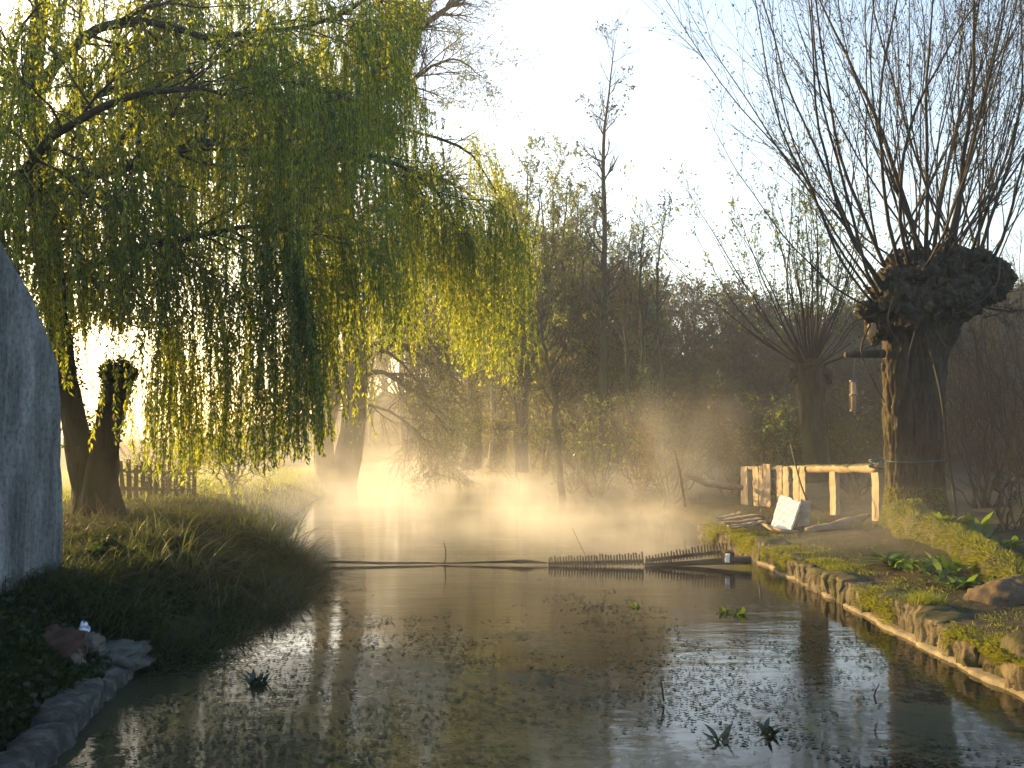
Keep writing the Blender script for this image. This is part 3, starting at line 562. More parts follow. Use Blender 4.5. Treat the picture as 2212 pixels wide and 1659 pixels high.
# ------------------------------------------------------------------ big pollard
pb = P(1978, 1142, 19.35)
pol = thing('pollard_willow', pb, 'massive pollard willow with a knobbly head of long bare shoots', 'tree')
tp = curve(IP([(1985, 1165, 19.35), (1980, 1120, 19.35), (1976, 1050, 19.35), (1974, 960, 19.35), (1972, 860, 19.35), (1976, 760, 19.35), (1990, 690, 19.35), (2010, 620, 19.35)]), 60)
tq = curve(tp, 170); MB().tubes(tq, rcurve([.80, .62, .52, .52, .54, .60, .74, .85], 170), 150, bump=.05, ridge=.05).build('trunk', M['pollard_bark'], pol)
hd = MB()
for (x, y, Y, r) in ((2010, 625, 19.35, (1.05, .95, .62)), (1930, 625, 19.0, (.42, .5, .5)), (2110, 610, 19.3, (.62, .6, .52)), (1885, 668, 19.1, (.3, .35, .22)), (2060, 575, 19.4, (.7, .7, .4)), (1965, 580, 19.4, (.55, .6, .36)),
                     (2140, 600, 18.9, (.36, .4, .4)), (1960, 660, 18.6, (.5, .4, .45)), (2060, 650, 18.6, (.5, .45, .42)), (1905, 705, 19.2, (.3, .3, .36))):
    hd.blob(P(x, y, Y), A(*r) * .9, .25, 1.8, 90, 60, amp2=.12, ridge=.07)
for i in range(46):
    a = rng.uniform(0, 6.28); e = rng.uniform(-.9, .9); q = A(math.cos(a) * math.cos(e), math.sin(a) * math.cos(e), math.sin(e)); r = rng.uniform(.08, .24)
    hd.blob(P(2015, 622, 19.3) + q * A(1.0, .88, .52) * rng.uniform(.85, 1.08), (r, r, r * rng.uniform(.6, 1.2)), .3, 2.4, 34, 22, amp2=.15, ridge=.04)
for i in range(60):
    a = rng.uniform(0, 6.28); e = rng.uniform(-.5, 1.2); q = A(math.cos(a) * math.cos(e), math.sin(a) * math.cos(e), math.sin(e)); b = P(2015, 625, 19.3) + q * A(1.0, .85, .5); r = rng.uniform(.02, .06)
    hd.tubes(np.array([b, b + nrm(q + A(0, 0, .5)) * rng.uniform(.15, .35)]), A(r, r * .8), 8)
hd.build('head', M['pollard_bark'], pol)
MB().tubes(IP([(1908, 764, 19.2), (1870, 765, 19.0), (1826, 766, 18.9)]), A(.085, .075, .06), 10, bump=.06).build('branch_stub', M['bark'], pol)
MB().blob(P(1884, 712, 18.95), (.08, .05, .13), .25).build('cut_scar', M['cut_wood'], pol)
# moss skirt
def fuzz(mb, Pc, Nc, L=(.03, .06), W=.008, lay=(0, 0, -.35)):
    mb.leaves(Pc, Nc + rng.normal(size=Pc.shape) * .45 + np.asarray(lay), rng.uniform(L[0], L[1], len(Pc)), W)
mm = MB()
a = rng.uniform(2.6, 5.3, 4200); z = rng.uniform(0, 1, 4200) ** 1.5 * .85
rad = np.interp(z, [0, .3, .85], [.76, .6, .53]); nn = np.stack([np.cos(a), np.sin(a), 0 * a], 1)
fuzz(mm, A(tp[6][0], tp[6][1], pb[2] - .02) + nn * rad[:, None] + A(0, 0, 1) * z[:, None], nn, (.04, .09), .014, (0, 0, -.6))
mm.build('moss', M['moss'], pol)
# shoots: each its own part
def shoot(org, d, L, r, part, leafn=2, curl=.0, side=9, up=.075, wobb=.05, lmat='bud'):
    n = 16; c = np.zeros((n, 3)); c[0] = org; w = rng.normal(size=3) * .02
    for k in range(1, n):
        d = nrm(d + A(0, 0, up) + rng.normal(size=3) * wobb + w); c[k] = c[k - 1] + d * L / (n - 1)
    R = r * (1 - .86 * np.linspace(0, 1, n)); mb = MB(); mb.tubes(c, R, 7, bump=.04)
    p1, r1 = sprout(c[None], R[None], side, (L * .12, L * .40), (.22, .6), 6, .08, (0, 0, .06), .15, .97, .40, .45, .0045)
    p2, r2 = sprout(p1, r1, 5, (L * .03, L * .12), (.3, .8), 4, .1, (0, 0, .06), .15, 1, .6, .4, .0035)
    mb.tubes(p1, r1, 4); mb.tubes(p2, r2, 3, cap=False)
    s_ = mb.build('shoot', M['shoot'], part)
    if leafn:
        b, t_ = along(np.concatenate([p2]), leafn, .3); l = rng.uniform(.03, .075, len(b)) * (1.5 if leafn > 3 else 1)
        MB().leaves(b, t_ + nrm(rng.normal(size=b.shape)) * .8, l, l * .5).build('foliage', M[lmat], s_)
    return s_
PXS = [ # hand-placed main shoots: start, aim, radius
 ((1890, 660, 19), (1540, 290, 17.6), .04, .07), ((1895, 655, 19), (1545, 100, 18), .04, .07), ((1905, 625, 18.8), (1620, 0, 18.4), .045, .075), ((1900, 640, 19.6), (1590, 160, 20.5), .04, .07), ((1910, 620, 18.8), (1600, 160, 18), .055), ((1925, 605, 19.4), (1690, 60, 20), .06),
 ((1945, 585, 19), (1780, 60, 18.4), .06), ((1965, 570, 18.7), (1850, 100, 18), .06), ((1985, 560, 19.3), (1930, 0, 19), .085), ((2000, 560, 18.8), (1975, 60, 18), .065),
 ((2015, 560, 19), (2030, 0, 19), .065), ((2040, 560, 18.8), (2075, 60, 18), .07), ((2050, 570, 19.4), (2150, 0, 19.5), .085), ((2090, 570, 18.9), (2180, 160, 18), .055),
 ((2110, 570, 19.2), (2230, 100, 19), .06), ((2130, 590, 18.8), (2280, 230, 18), .05), ((1885, 665, 18.8), (1600, 480, 17.5), .03), ((1900, 640, 18.8), (1580, 60, 17.5), .05)]
ns = 0
for s_, e_, r_, *u_ in PXS:
    a_, b_ = P(*s_), P(*e_); d_ = nrm(b_ - a_ + A(0, 0, -.9)); shoot(a_, d_, np.linalg.norm(b_ - a_) * 1.25 + 1.0, r_ * .68, pol, 2, side=14, up=u_[0] if u_ else .075); ns += 1
for i in range(46):
    a = rng.uniform(0, 6.28); el = rng.uniform(.55, 1.45); ca = nrm(A(math.cos(a) * math.cos(el), math.sin(a) * math.cos(el) * .9, math.sin(el)))
    cx = P(rng.uniform(1900, 2140), rng.uniform(560, 640), 19.3) + ca * A(.35, .75, .25)
    shoot(cx, ca, rng.uniform(5.5, 9.5), rng.uniform(.013, .027), pol, 2, side=16, up=.085); ns += 1
for i in range(16):
    a = rng.uniform(3.3, 6.1); b_ = P(2015, 640, 19.3) + A(math.cos(a) * 1.0, math.sin(a) * .85, rng.uniform(-.5, .1))
    shoot(b_, nrm(A(math.cos(a) * .8, math.sin(a) * .6, rng.uniform(-.7, .1))), rng.uniform(.7, 1.8), rng.uniform(.008, .014), pol, 1, side=5, up=.05, wobb=.12); ns += 1
# epicormic rods from trunk, some lit
for (pts, r) in (([(1990, 700, 18.6), (2012, 760, 18.5), (2035, 860, 18.4), (2045, 960, 18.4), (2060, 1060, 18.3), (2068, 1140, 18.2)], .045), ([(1985, 690, 18.5), (1965, 760, 18.4), (1960, 810, 18.4)], .02),
                 ([(2160, 560, 18.4), (2150, 620, 18.2), (2100, 665, 18.2)], .025), ([(2140, 610, 18.3), (2110, 650, 18.2), (2050, 690, 18.2)], .02), ([(1880, 700, 18.8), (1860, 760, 18.7), (1890, 830, 18.6), (1912, 870, 18.7)], .02),
                 ([(1890, 680, 18.7), (1840, 700, 18.5), (1800, 760, 18.4)], .014), ([(1930, 640, 18.3), (1920, 700, 18.2), (1960, 770, 18.3)], .018)):
    c = curve(IP(pts), 14); MB().tubes(c, r * (1 - .5 * np.linspace(0, 1, 14)), 6, bump=.05).build('shoot', M['shoot'], pol)
# ------------------------------------------------------------------ bird feeder
fp = P(1844, 855, 18.95)
fe = thing('bird_feeder', fp, 'tube bird feeder of wire and nuts hanging from the branch stub', 'bird feeder')
MB().tubes(np.array([fp + A(0, 0, -.26), fp + A(0, 0, .27)]), A(.05, .05), 14).build('nut_tube', M['nuts'], fe)
for z in (-.28, .28, 0.02):
    MB().tubes(np.array([fp + A(0, 0, z - .015), fp + A(0, 0, z + .015)]), A(.075, .075), 14).build('ring', M['metal'], fe)
mb = MB()
for i in range(10):
    a = i * .628; q = A(math.cos(a) * .072, math.sin(a) * .072, 0); mb.tubes(np.array([fp + q + A(0, 0, -.27), fp + q + A(0, 0, .27)]), A(.003, .003), 4)
mb.build('wire_frame', M['metal'], fe)
MB().tubes(np.array([fp + A(0, 0, .27), fp + A(.02, 0, .5), P(1846, 766, 18.95)]), A(.005, .005, .005), 5).build('hanger', M['metal'], fe)
MB().tubes(np.array([fp + A(-.11, 0, -.13), fp + A(.11, 0, -.13)]), A(.006, .006), 6).build('perch', M['metal'], fe)

# ------------------------------------------------------------------ small pollard
sp0 = P(1768, 1015, 27)
sp = thing('small_pollard', sp0, 'smaller pollard with leafy thin shoots behind the fence', 'tree')
tc = curve(IP([(1772, 1040, 27), (1768, 1000, 27), (1757, 920, 27), (1752, 860, 27), (1745, 800, 27)]), 30)
MB().tubes(tc, rcurve([.5, .4, .34, .37, .42], 30), 48, bump=.1, ridge=.04).build('trunk', M['bark'], sp)
mb = MB()
for x, y in ((1730, 810), (1770, 812), (1750, 795)): mb.blob(P(x, y, 27), (.35, .34, .27), .22, 1.8, 60, 40, amp2=.12, ridge=.06)
mb.build('head', M['bark'], sp)
for i in range(44):
    a = rng.uniform(0, 6.28); el = rng.uniform(.35, 1.45); d_ = A(math.cos(a) * math.cos(el) * 1.1, math.sin(a) * math.cos(el) * .7, math.sin(el))
    shoot(P(1750, 800, 27) + d_ * .35, nrm(d_), rng.uniform(3.4, 6.8), rng.uniform(.015, .035), sp, 4, side=8, up=.05, lmat='shrub_leaf')
# ------------------------------------------------------------------ thickets on the right
def thicket(name, lab, x, y, Y, ht, n, **kw): return shrub(name, lab, x, y, Y, ht, n, wide=.38, **kw)
thicket('bare_shrub', 'dark bare thicket behind the pollard trunk at its river-far side', 2130, 1090, 24.5, 6.8, 16, per=2, dens=.1, L=(.03, .06), lmat='bud', lim=(9, (.8, 2.4)), group='bare thickets behind the pollard')
thicket('bare_shrub', 'bare thicket at the edge of the picture behind the pollard head', 2240, 1090, 23.5, 7.2, 16, per=2, dens=.1, L=(.03, .06), lmat='bud', lim=(9, (.8, 2.4)), group='bare thickets behind the pollard')
thicket('bare_shrub', 'low bare bush of crossing rods beside the mossy log', 2170, 1120, 18.2, 3.6, 12, per=1, dens=.3, L=(.03, .05), lmat='bud', lim=(5, (.5, 1.3)), r=.02, group='bare thickets behind the pollard')
thicket('bare_shrub', 'bare thicket directly behind the large pollard trunk', 2000, 1080, 27, 5.6, 12, per=2, dens=.1, L=(.03, .06), lmat='far_leaf', lim=(8, (.8, 2.0)), group='bare thickets behind the pollard')

# ------------------------------------------------------------------ plank fence
FA, FB = A(7.6, 20.6), A(6.35, 27.2)
def fpt(x):
    d = ray(x, 1000); m = np.array([[d[0], -(FB - FA)[0]], [d[1], -(FB - FA)[1]]]); s_, t = np.linalg.solve(m, FA); return FA + t * (FB - FA), t
fd = nrm(FB - FA); FAX = np.array([[fd[0], fd[1], 0], [-fd[1], fd[0], 0], [0, 0, 1]])
fen = thing('plank_fence', A(FA[0], FA[1], float(hgt(*FA))), 'broken wooden fence with a few upright planks lit by the sun', 'fence')
def zat(y, Y): return P(1700, y, Y)[2]
def upright(name, x0, x1, yt, yb, th, mat, off=0.0, ground=True):
    (p0, _), (p1, _) = fpt(x0), fpt(x1); c = (p0 + p1) / 2 + FAX[1][:2] * off; w = np.linalg.norm(p1 - p0)
    zt = zat(yt, c[1]); zb = zat(yb, c[1])
    if ground: zb = float(hgt(*c)) - .05
    MB().box(A(c[0], c[1], (zt + zb) / 2), (zt - zb, w, th), np.array([A(0, 0, 1), A(fd[0], fd[1], 0), FAX[1]]), .006, 10).build(name, M[mat], fen, False)
upright('post', 1888, 1903, 1000, 1125, .14, 'old_wood'); upright('post', 1796, 1808, 1006, 1135, .11, 'old_wood'); upright('post', 1605, 1619, 1008, 1090, .14, 'old_wood')
for x0, x1, yt, yb, g in ((1634, 1645, 1008, 1095, True), (1647, 1655, 1006, 1105, True), (1656, 1671, 1003, 1118, True), (1685, 1697, 1006, 1090, False), (1699, 1711, 1008, 1080, False), (1721, 1733, 1007, 1085, False), (1735, 1747, 1007, 1082, False)):
    upright('plank', x0, x1, yt, yb, .03, 'old_wood', .09, g)
def rail(x0, x1, y, hh, th, mat='mossy_wood'):
    n = 16; c = []
    for x in np.linspace(x0, x1, n):
        p, _ = fpt(x); c.append(A(p[0], p[1], zat(y, p[1]) + rng.normal() * .008))
    MB().tubes(np.array(c), np.full(n, hh) * rng.uniform(.9, 1.1, n), 10, bump=.08).build('rail', M[mat], fen)
rail(1612, 1745, 1011, .06, .06); rail(1740, 1903, 1012, .10, .08)
MB().tubes(curve(np.array([P(1745, 1085, 21.8), P(1728, 1040, 22), P(1708, 960, 23)]), 8), np.full(8, .018), 6).build('bent_stick', M['shoot'], fen)
# blue rope
rp_ = thing('blue_rope', P(1905, 998, 20.3), 'blue-green rope tied round the fence post and the pollard trunk', 'rope')
p0, _ = fpt(1896); loop = []
for i in range(40):
    a = i / 39 * 6.28 * 3; loop.append(A(p0[0] + math.cos(a) * .15 + .03 * rng.normal(), p0[1] + math.sin(a) * .13, zat(1005, p0[1]) + .1 * math.sin(a * .4) + .015 * i / 10))
MB().tubes(np.array(loop), np.full(40, .018), 6).build('knot', M['rope'], rp_)
q = [A(p0[0] + .1, p0[1] - .1, zat(1000, p0[1]))]
for a in np.linspace(math.pi * 1.05, math.pi * 1.9, 16): q.append(A(tp[20][0] + .56 * math.cos(a), tp[20][1] + .56 * math.sin(a), zat(996, 19.0) - .02 * math.sin(a * 2)))
MB().tubes(np.array(q), np.full(len(q), .009), 6).build('strand', M['rope'], rp_)
# white sheet
def quad_slab(c4_, th, mat, name, lab, cat, n=14, crinkle=.015):
    a, b, c, d = [np.asarray(v, float) for v in c4_]; u = np.linspace(0, 1, n)
    g = np.array([[lerp(lerp(a, b, s_), lerp(d, c, s_), t) for s_ in u] for t in u]); nn = nrm(np.cross(b - a, d - a)); nn = nn * (1 if nn[1] < 0 else -1)
    g = g + nn * (crinkle * fn(g.reshape(-1, 3), 9).reshape(n, n, 1)); g[0] += rng.normal(size=(n, 3)) * .01; g[-1] += rng.normal(size=(n, 3)) * .012
    bk = g - nn * th; mb = MB().grid(g).grid(bk[::-1])
    for e, f in ((g[0], bk[0]), (g[-1], bk[-1]), (g[:, 0], bk[:, 0]), (g[:, -1], bk[:, -1])): mb.grid(np.stack([e, f], 0))
    return tag(mb.build(name, mat, None, True), lab, cat)
quad_slab([P(1684, 1070, 21.6), P(1729, 1082, 20.75), P(1706, 1150, 19.4), P(1664, 1138, 20.2)], .05, M['white'], 'white_board', 'torn white insulation board leaning on the fence planks', 'board', 26, .014)
quad_slab([P(1730, 1078, 20.9), P(1752, 1082, 20.8), P(1748, 1142, 20.2), P(1722, 1146, 20.2)], .03, M['old_wood'], 'loose_plank', 'short brown board standing in the shade of the white board', 'board', 8, .004)
# driftwood
def log(name, lab, pts, rr, mat, cat='log', k=12, bump=.14, group=None, n=20, flat=None):
    c = curve(np.array(pts), n); mb = MB().tubes(c, rcurve(rr, n), k, bump=bump)
    if flat:
        V = mb.V[0]; z0 = V[:, 2].mean(); lin = np.repeat(c[:, 2], k); V[:, 2] = lin + (V[:, 2] - lin) * flat
    return tag(mb.build(name, M[mat]), lab, cat, group)
log('driftwood_log', 'split curved log lying in front of the open fence bays', [P(1742, 1148, 19.4), P(1790, 1142, 19.6), P(1835, 1130, 19.8), P(1878, 1112, 19.9)], [.07, .12, .13, .04], 'drift', k=14, bump=.2)
log('fallen_log', 'pale smooth log jutting out past the end of the fence', [P(1478, 1025, 26.5), P(1520, 1040, 26.4), P(1570, 1051, 26.4), P(1603, 1053, 26.6)], [.08, .10, .09, .06], 'drift')
log('stake', 'thin leaning stake in the mist beyond the fallen log', [P(1456, 972, 25), P(1468, 1020, 25), P(1480, 1095, 25)], [.03, .035, .04], 'twig', 'stake', 6)
DP = [((1555, 1124), (1632, 1112), .11, 'widest weathered board on top of the driftwood pile'), ((1560, 1130), (1640, 1121), .07, 'thin board under the widest one in the driftwood pile'), ((1582, 1141), (1648, 1126), .06, 'narrow board sticking out toward the white board'),
      ((1552, 1120), (1600, 1108), .05, 'short split stick at the back of the driftwood pile'), ((1572, 1136), (1622, 1131), .05, 'short dark offcut at the front of the driftwood pile')]
for k_, (a, b, w, lab) in enumerate(DP):
    p, q = G(a[0], a[1], .36 + .03 * k_), G(b[0], b[1], .40 + .03 * k_); d = nrm(q - p); sd = nrm(np.cross(d, A(0, 0, 1)))
    tag(MB().box((p + q) / 2, (np.linalg.norm(q - p), w * 2.2, .035), np.array([d, sd, np.cross(sd, d)]), .008, 8).build('drift_board', M['drift'], None, False), lab, 'board', 'boards in the driftwood pile')
log('drift_branch', 'crooked root stick lying between the boards and the white board', [G(1640, 1128, .36), G(1680, 1146, .36), G(1725, 1148, .36)], [.03, .05, .02], 'drift', 'branch', 8)

# ------------------------------------------------------------------ stone bank wall
wl = thing('stone_wall', (4.3, 12, 0), 'low mossy stone wall along the water below the pollard', 'wall')
def wxf(y): return np.interp(y, [0, 17, 21.6], [4.3, 4.3, 4.0])
ny = 1500; yy = np.linspace(2.5, 21.6, ny); edges = [2.0]
while edges[-1] < 22: edges.append(edges[-1] + rng.uniform(.35, 1.05))
edges = np.array(edges); ei = np.searchsorted(edges, yy) - 1; pr = rng.normal(size=len(edges)) * .02; ph = rng.normal(size=len(edges)) * .012; tl_ = rng.normal(size=len(edges)) * .05
de_ = np.minimum(np.abs(yy - edges[ei]), np.abs(edges[np.minimum(ei + 1, len(edges) - 1)] - yy))
groove = .035 * np.exp(-(de_ / .016) ** 2) + .015 * np.exp(-(de_ / .07) ** 2)
sx = np.array([0.0, 0, 0, 0, 0, 0, 0, .005, .02, .05, .1, .16, .22, .28, .35, .45, .55]); sz = np.array([-.2, -.08, 0, .05, .1, .15, .2, .24, .275, .3, .31, .315, .315, .31, .31, .29, .2])
g = np.zeros((ny, len(sx), 3)); hh = ph[ei] + tl_[ei] * (yy - edges[ei])
for j in range(len(sx)):
    fl = 1.0 if j < 9 else max(0.0, 1 - (j - 8) / 5); q = np.stack([0 * yy + sx[j], yy, 0 * yy + sz[j]], -1)
    rgh = .045 * fn(q, 4.0) + .03 * fn(q, 11) + .016 * fn(q, 27) + .012 * fn(q, 50)
    g[:, j, 0] = wxf(yy) + sx[j] + fl * (groove - pr[ei] + rgh); g[:, j, 1] = yy + .01 * fn(q, 13); g[:, j, 2] = sz[j] + (sz[j] > .1) * (hh - (1 - fl) * groove * .6 + .02 * fn(q, 6) + .02 * fn(q, 2))
MB().grid(g).build('stonework', M['stone'], wl)
n = 160; yy = np.linspace(3, 17.3, n); g = np.zeros((n, 4, 3)); e = .05 * fn(np.stack([yy * 0, yy, 0 * yy], -1), 2.2) + .02 * fn(np.stack([yy * 0, yy, 0 * yy], -1), 8)
off = np.where(sstep(12.9, 13.1, yy) * (1 - sstep(13.5, 13.7, yy)) > .5, .1, 0)
for j, (dx, z) in enumerate(((.05, -.12), (.0, .02), (.03, .045), (.22, .06))): g[:, j, 0] = wxf(yy) + (-.045 + e * 1.2 + off) * (1 if j < 3 else .0) + dx; g[:, j, 1] = yy; g[:, j, 2] = z + .006 * fn(np.stack([yy, 0 * yy, yy * 0 + j], -1), 4)
MB().grid(g).build('ledge', M['ledge'], wl)
N = 130000; yy = rng.uniform(4, 21.5, N); xx = wxf(yy) + rng.gamma(1.15, .19, N) - .06; m_ = fn(np.stack([xx, yy, 0 * xx], -1), 1.1) + rng.normal(size=N) * .18 > -.12; yy, xx = yy[m_], xx[m_]
zz = .315 + .03 * fn(np.stack([xx, yy, 0 * xx], -1), 3); dxn = np.where(xx < wxf(yy) + .06, -1.0, -.1); zz = np.where(dxn < -.5, zz - rng.uniform(0, .26, len(zz)) * np.clip(.4 + fn(np.stack([xx, yy, 0 * xx], -1), 2.1), 0, 1), zz)
mb = MB(); fuzz(mb, np.stack([xx, yy, zz], 1), np.stack([dxn, 0 * dxn - .2, .6 + 0 * dxn], 1), (.025, .07), .010, (-.2, -.1, -.35)); mb.build('moss', M['moss'], wl)

# mossy log / root
rt = thing('mossy_log', P(1990, 1140, 18.6), 'thick moss-covered root running from the pollard toward the viewer', 'log')
rc = curve(np.array([P(1962, 1118, 18.6), P(1990, 1150, 17.8), P(2060, 1180, 16.2), P(2120, 1212, 14.4), P(2180, 1258, 12.6), P(2260, 1330, 11.2), P(2360, 1400, 10.2)]), 40)
rr = rcurve([.36, .34, .28, .27, .26, .24, .2], 40); MB().tubes(rc, rr, 24, bump=.14).build('bark_core', M['bark'], rt)
N = 24000; t = rng.uniform(0, 38.99, N); i = t.astype(int); a = (t - i)[:, None]; c = rc[i] * (1 - a) + rc[i + 1] * a; tn = nrm(rc[i + 1] - rc[i]); th = rng.uniform(-.5, 3.6, N)
u = nrm(np.cross(tn, A(0, 0, 1))); v = np.cross(u, tn); nn = u * np.cos(th)[:, None] + v * np.sin(th)[:, None]
pp = c + nn * (rr[i][:, None] * (1 + .14 * fn(c + nn, 2.6)[:, None])); mb = MB(); fuzz(mb, pp, nn, (.04, .10), .013, (-.1, -.1, -.55)); mb.build('moss', M['moss'], rt)
tag(MB().blob(G(2195, 1300, .3) + A(.1, .15, -.08), (.6, .6, .30), .14, 1.6, 70, 40, amp2=.07).build('boulder', M['boulder']), 'smooth brown earth-coloured boulder beside the mossy root', 'boulder')
tag(MB().blob(G(2200, 1470, .1) + A(.25, .1, .1), (.3, .38, .25), .12, 1.6, 40, 24, sq=.7).build('corner_stone', M['stone']), 'rounded wall stone nearest the viewer by the water', 'stone')

# plants
def leafy(name, lab, p, n, L, W, lean=(.3, .9), droop=(.2, .7), mat='dock_leaf', cat='plant', group=None, spread=.06):
    B_ = np.asarray(p) + np.clip(rng.normal(size=(n, 3)), -1.3, 1.3) * A(spread, spread, 0); az = rng.uniform(0, 6.28, n); mb = MB()
    mb.blades(B_, az, rng.uniform(L[0], L[1], n), rng.uniform(W[0], W[1], n), rng.uniform(lean[0], lean[1], n) * .9, rng.uniform(droop[0], droop[1], n), 8, lambda t: np.sin(np.clip(t * 1.02 + .04, 0, 1) * math.pi) ** .75)
    return tag(mb.build(name, M[mat]), lab, cat, group)
def gp(x, y): # point on the right bank
    p = G(x, y, .35); return on(p[0], p[1])
g_ = 'leafy plants on the mossy bank'
leafy('dock_plant', 'rosette of bright leaves at the lip of the wall, lowest of the plants', gp(2022, 1338), 13, (.3, .55), (.07, .12), group=g_)
leafy('dock_plant', 'drooping broad-leaved plant on the slope below the root', gp(1930, 1222), 24, (.25, .5), (.12, .2), (.4, .9), (.5, .9), group=g_)
leafy('dock_plant', 'spreading clump of small leaves against the mossy root', gp(2020, 1240), 60, (.15, .42), (.06, .11), (.2, .9), (.3, .8), group=g_, spread=.3)
leafy('dock_plant', 'leaf clump in the mossy hollow nearest the boulder', gp(2085, 1262), 36, (.15, .38), (.06, .11), (.2, .9), (.3, .8), group=g_, spread=.18)
leafy('dock_plant', 'bright backlit leaves at the foot of the lit upright rod', P(2042, 1140, 17), 16, (.3, .5), (.10, .16), (.2, .8), (.2, .6), group=g_, spread=.1)
leafy('dock_plant', 'tallest backlit leaves just past the lit upright rod', P(2105, 1160, 16.8), 20, (.35, .65), (.12, .18), (.2, .7), (.2, .6), group=g_, spread=.14)
leafy('dock_plant', 'dim leaf clump behind the far side of the mossy root', P(2165, 1180, 15.6), 20, (.2, .35), (.07, .12), (.2, .9), (.3, .7), group=g_, spread=.22)
def tuft(name, lab, p, n, L, W, mat, cat='grass tuft', group=None, spread=.15, droop=(.2, .7)):
    B_ = np.asarray(p) + np.clip(rng.normal(size=(n, 3)), -1.5, 1.5) * A(spread, spread, 0); B_[:, 2] = hgt(B_[:, 0], B_[:, 1]) - .02
    return tag(MB().blades(B_, rng.uniform(0, 6.28, n), rng.uniform(L[0], L[1], n), W, rng.uniform(.05, .5, n), rng.uniform(droop[0], droop[1], n), 6).build(name, M[mat]), lab, cat, group)
tuft('grass_tuft', 'fine bright green grass tuft above the wall by the low plant', gp(1990, 1300), 900, (.12, .28), .006, 'field_grass', spread=.12)
tuft('dry_tuft', 'dry brown grass tuft near the boulder', gp(2090, 1395), 700, (.08, .2), .006, 'dead_stalk', spread=.1)

# ------------------------------------------------------------------ weir screens, boom
def screen(lab, x0, y0, x1, y1, n, h0, h1, Y):
    a, b = P(x0, y0, Y), P(x1, y1, Y - .1); o = thing('weir_screen', a, lab, 'screen', 'comb screens across the river'); d = nrm(b - a); sd = nrm(np.cross(d, A(0, 0, 1)))
    MB().box((a + b) / 2 + A(0, .03, -.0), (np.linalg.norm(b - a), .05, .06), np.array([d, sd, np.cross(sd, d)]), .003, 10).build('rail', M['dark_wood'], o, False)
    for i in range(n):
        t = (i + .5) / n; c = lerp(a, b, t); hh = lerp(h0, h1, t) * rng.uniform(.8, 1.1)
        MB().box(c + A(0, -.01, hh / 2 - .03), (hh + .06, .026, .016), np.array([nrm(A(-.08 + rng.normal() * .07, .12, 1)), A(1, 0, 0), A(0, 1, 0)]), .002, 2).build('slat', M['dark_wood'], o, False)
screen('nearly level comb-like wooden screen at the middle of the river', 1184, 1218, 1391, 1213, 34, .12, .15, 16.9)
screen('sloping comb-like wooden screen rising to the brick pier by the wall', 1394, 1212, 1572, 1190, 27, .09, .16, 17.0)
log('weir_beam', 'dark wet beam at water level under the sloping screen', [P(1392, 1219, 16.9), P(1480, 1217, 16.9), P(1560, 1212, 16.8), P(1622, 1211, 16.6)], [.025, .04, .06, .07], 'dark_wood', 'beam', 10, .06)
log('floating_boom', 'dark waterlogged boom touching the end of the level screen', [P(955, 1217, 17.05), P(1080, 1214, 17.05), P(1130, 1213, 17), P(1183, 1216, 17)], [.012, .02, .035, .012], 'dark_wood', 'log', 10, .1)
log('floating_boom', 'long thin floating pole reaching out from the reeds', [P(698, 1214, 17.0), P(760, 1214.5, 17.0), P(830, 1216.5, 17.0), P(900, 1216, 17.05), P(972, 1217, 17.1)], [.02, .024, .022, .01], 'dark_wood', 'log', 10, .1)
bp = thing('brick_pier', P(1578, 1208, 16.6), 'small brick pier holding the end of the weir screen', 'pier')
c = P(1572, 1203, 16.6); MB().box(c, (.17, .2, .2), None, .012, 2).build('brick_block', M['brick'], bp, False)
c = P(1571, 1206, 16.42); MB().box(c, (.07, .05, .13), None, .006, 2).build('white_block', M['white'], bp, False)
log('metal_rod', 'thin upright rod standing by the brick pier', [P(1640, 1210, 16.4), P(1641, 1170, 16.4)], [.012, .01], 'metal', 'rod', 6, 0, n=4)
def twigs(name, lab, pts, r=.008, group=None): return log(name, lab, [P(*q) for q in pts], [r, r, r * .4], 'twig', 'twig', 5, .05, group, 8)
gt = 'twigs poking out of the water'
twigs('water_twig', 'upright forked twig poking out of the boom in mid river', [(961, 1218, 17), (963, 1190, 17), (958, 1172, 17)], .012, gt)
twigs('water_twig', 'bent dark twig standing in the pale reflection', [(1434, 1515, 8.3), (1430, 1485, 8.3), (1424, 1462, 8.3)], .009, gt)
twigs('water_twig', 'curved black twig in the water near the stone wall', [(1893, 1520, 8), (1889, 1500, 8), (1900, 1476, 8)], .008, gt)
twigs('water_twig', 'long thin twig leaning behind the level screen', [(1270, 1210, 18), (1250, 1170, 18), (1236, 1140, 18)], .007, gt)
# floating plants on water
for x, y, n_, L, lab in ((1562, 1322, 14, (.08, .18), 'small green water plant nearest the weir'), (1600, 1327, 12, (.08, .16), 'small green water plant beside the one nearest the weir'), (1560, 1605, 9, (.1, .2), 'dark star-shaped water plant at the bottom edge'),
                        (1662, 1585, 12, (.08, .18), 'dark leafy water plant beside the star-shaped one'), (1370, 1312, 8, (.06, .12), 'tiny water plant alone in the brown reflection'), (560, 1478, 22, (.08, .2), 'dark leaf clump floating off the reed bank')):
    leafy('water_plant', lab, G(x, y, 0) + A(0, 0, -.01), n_, L, (.03, .05), (.3, .9), (.1, .5), 'dock_leaf' if y < 1400 else 'weed', 'water plant', 'plants floating on the water', .04)
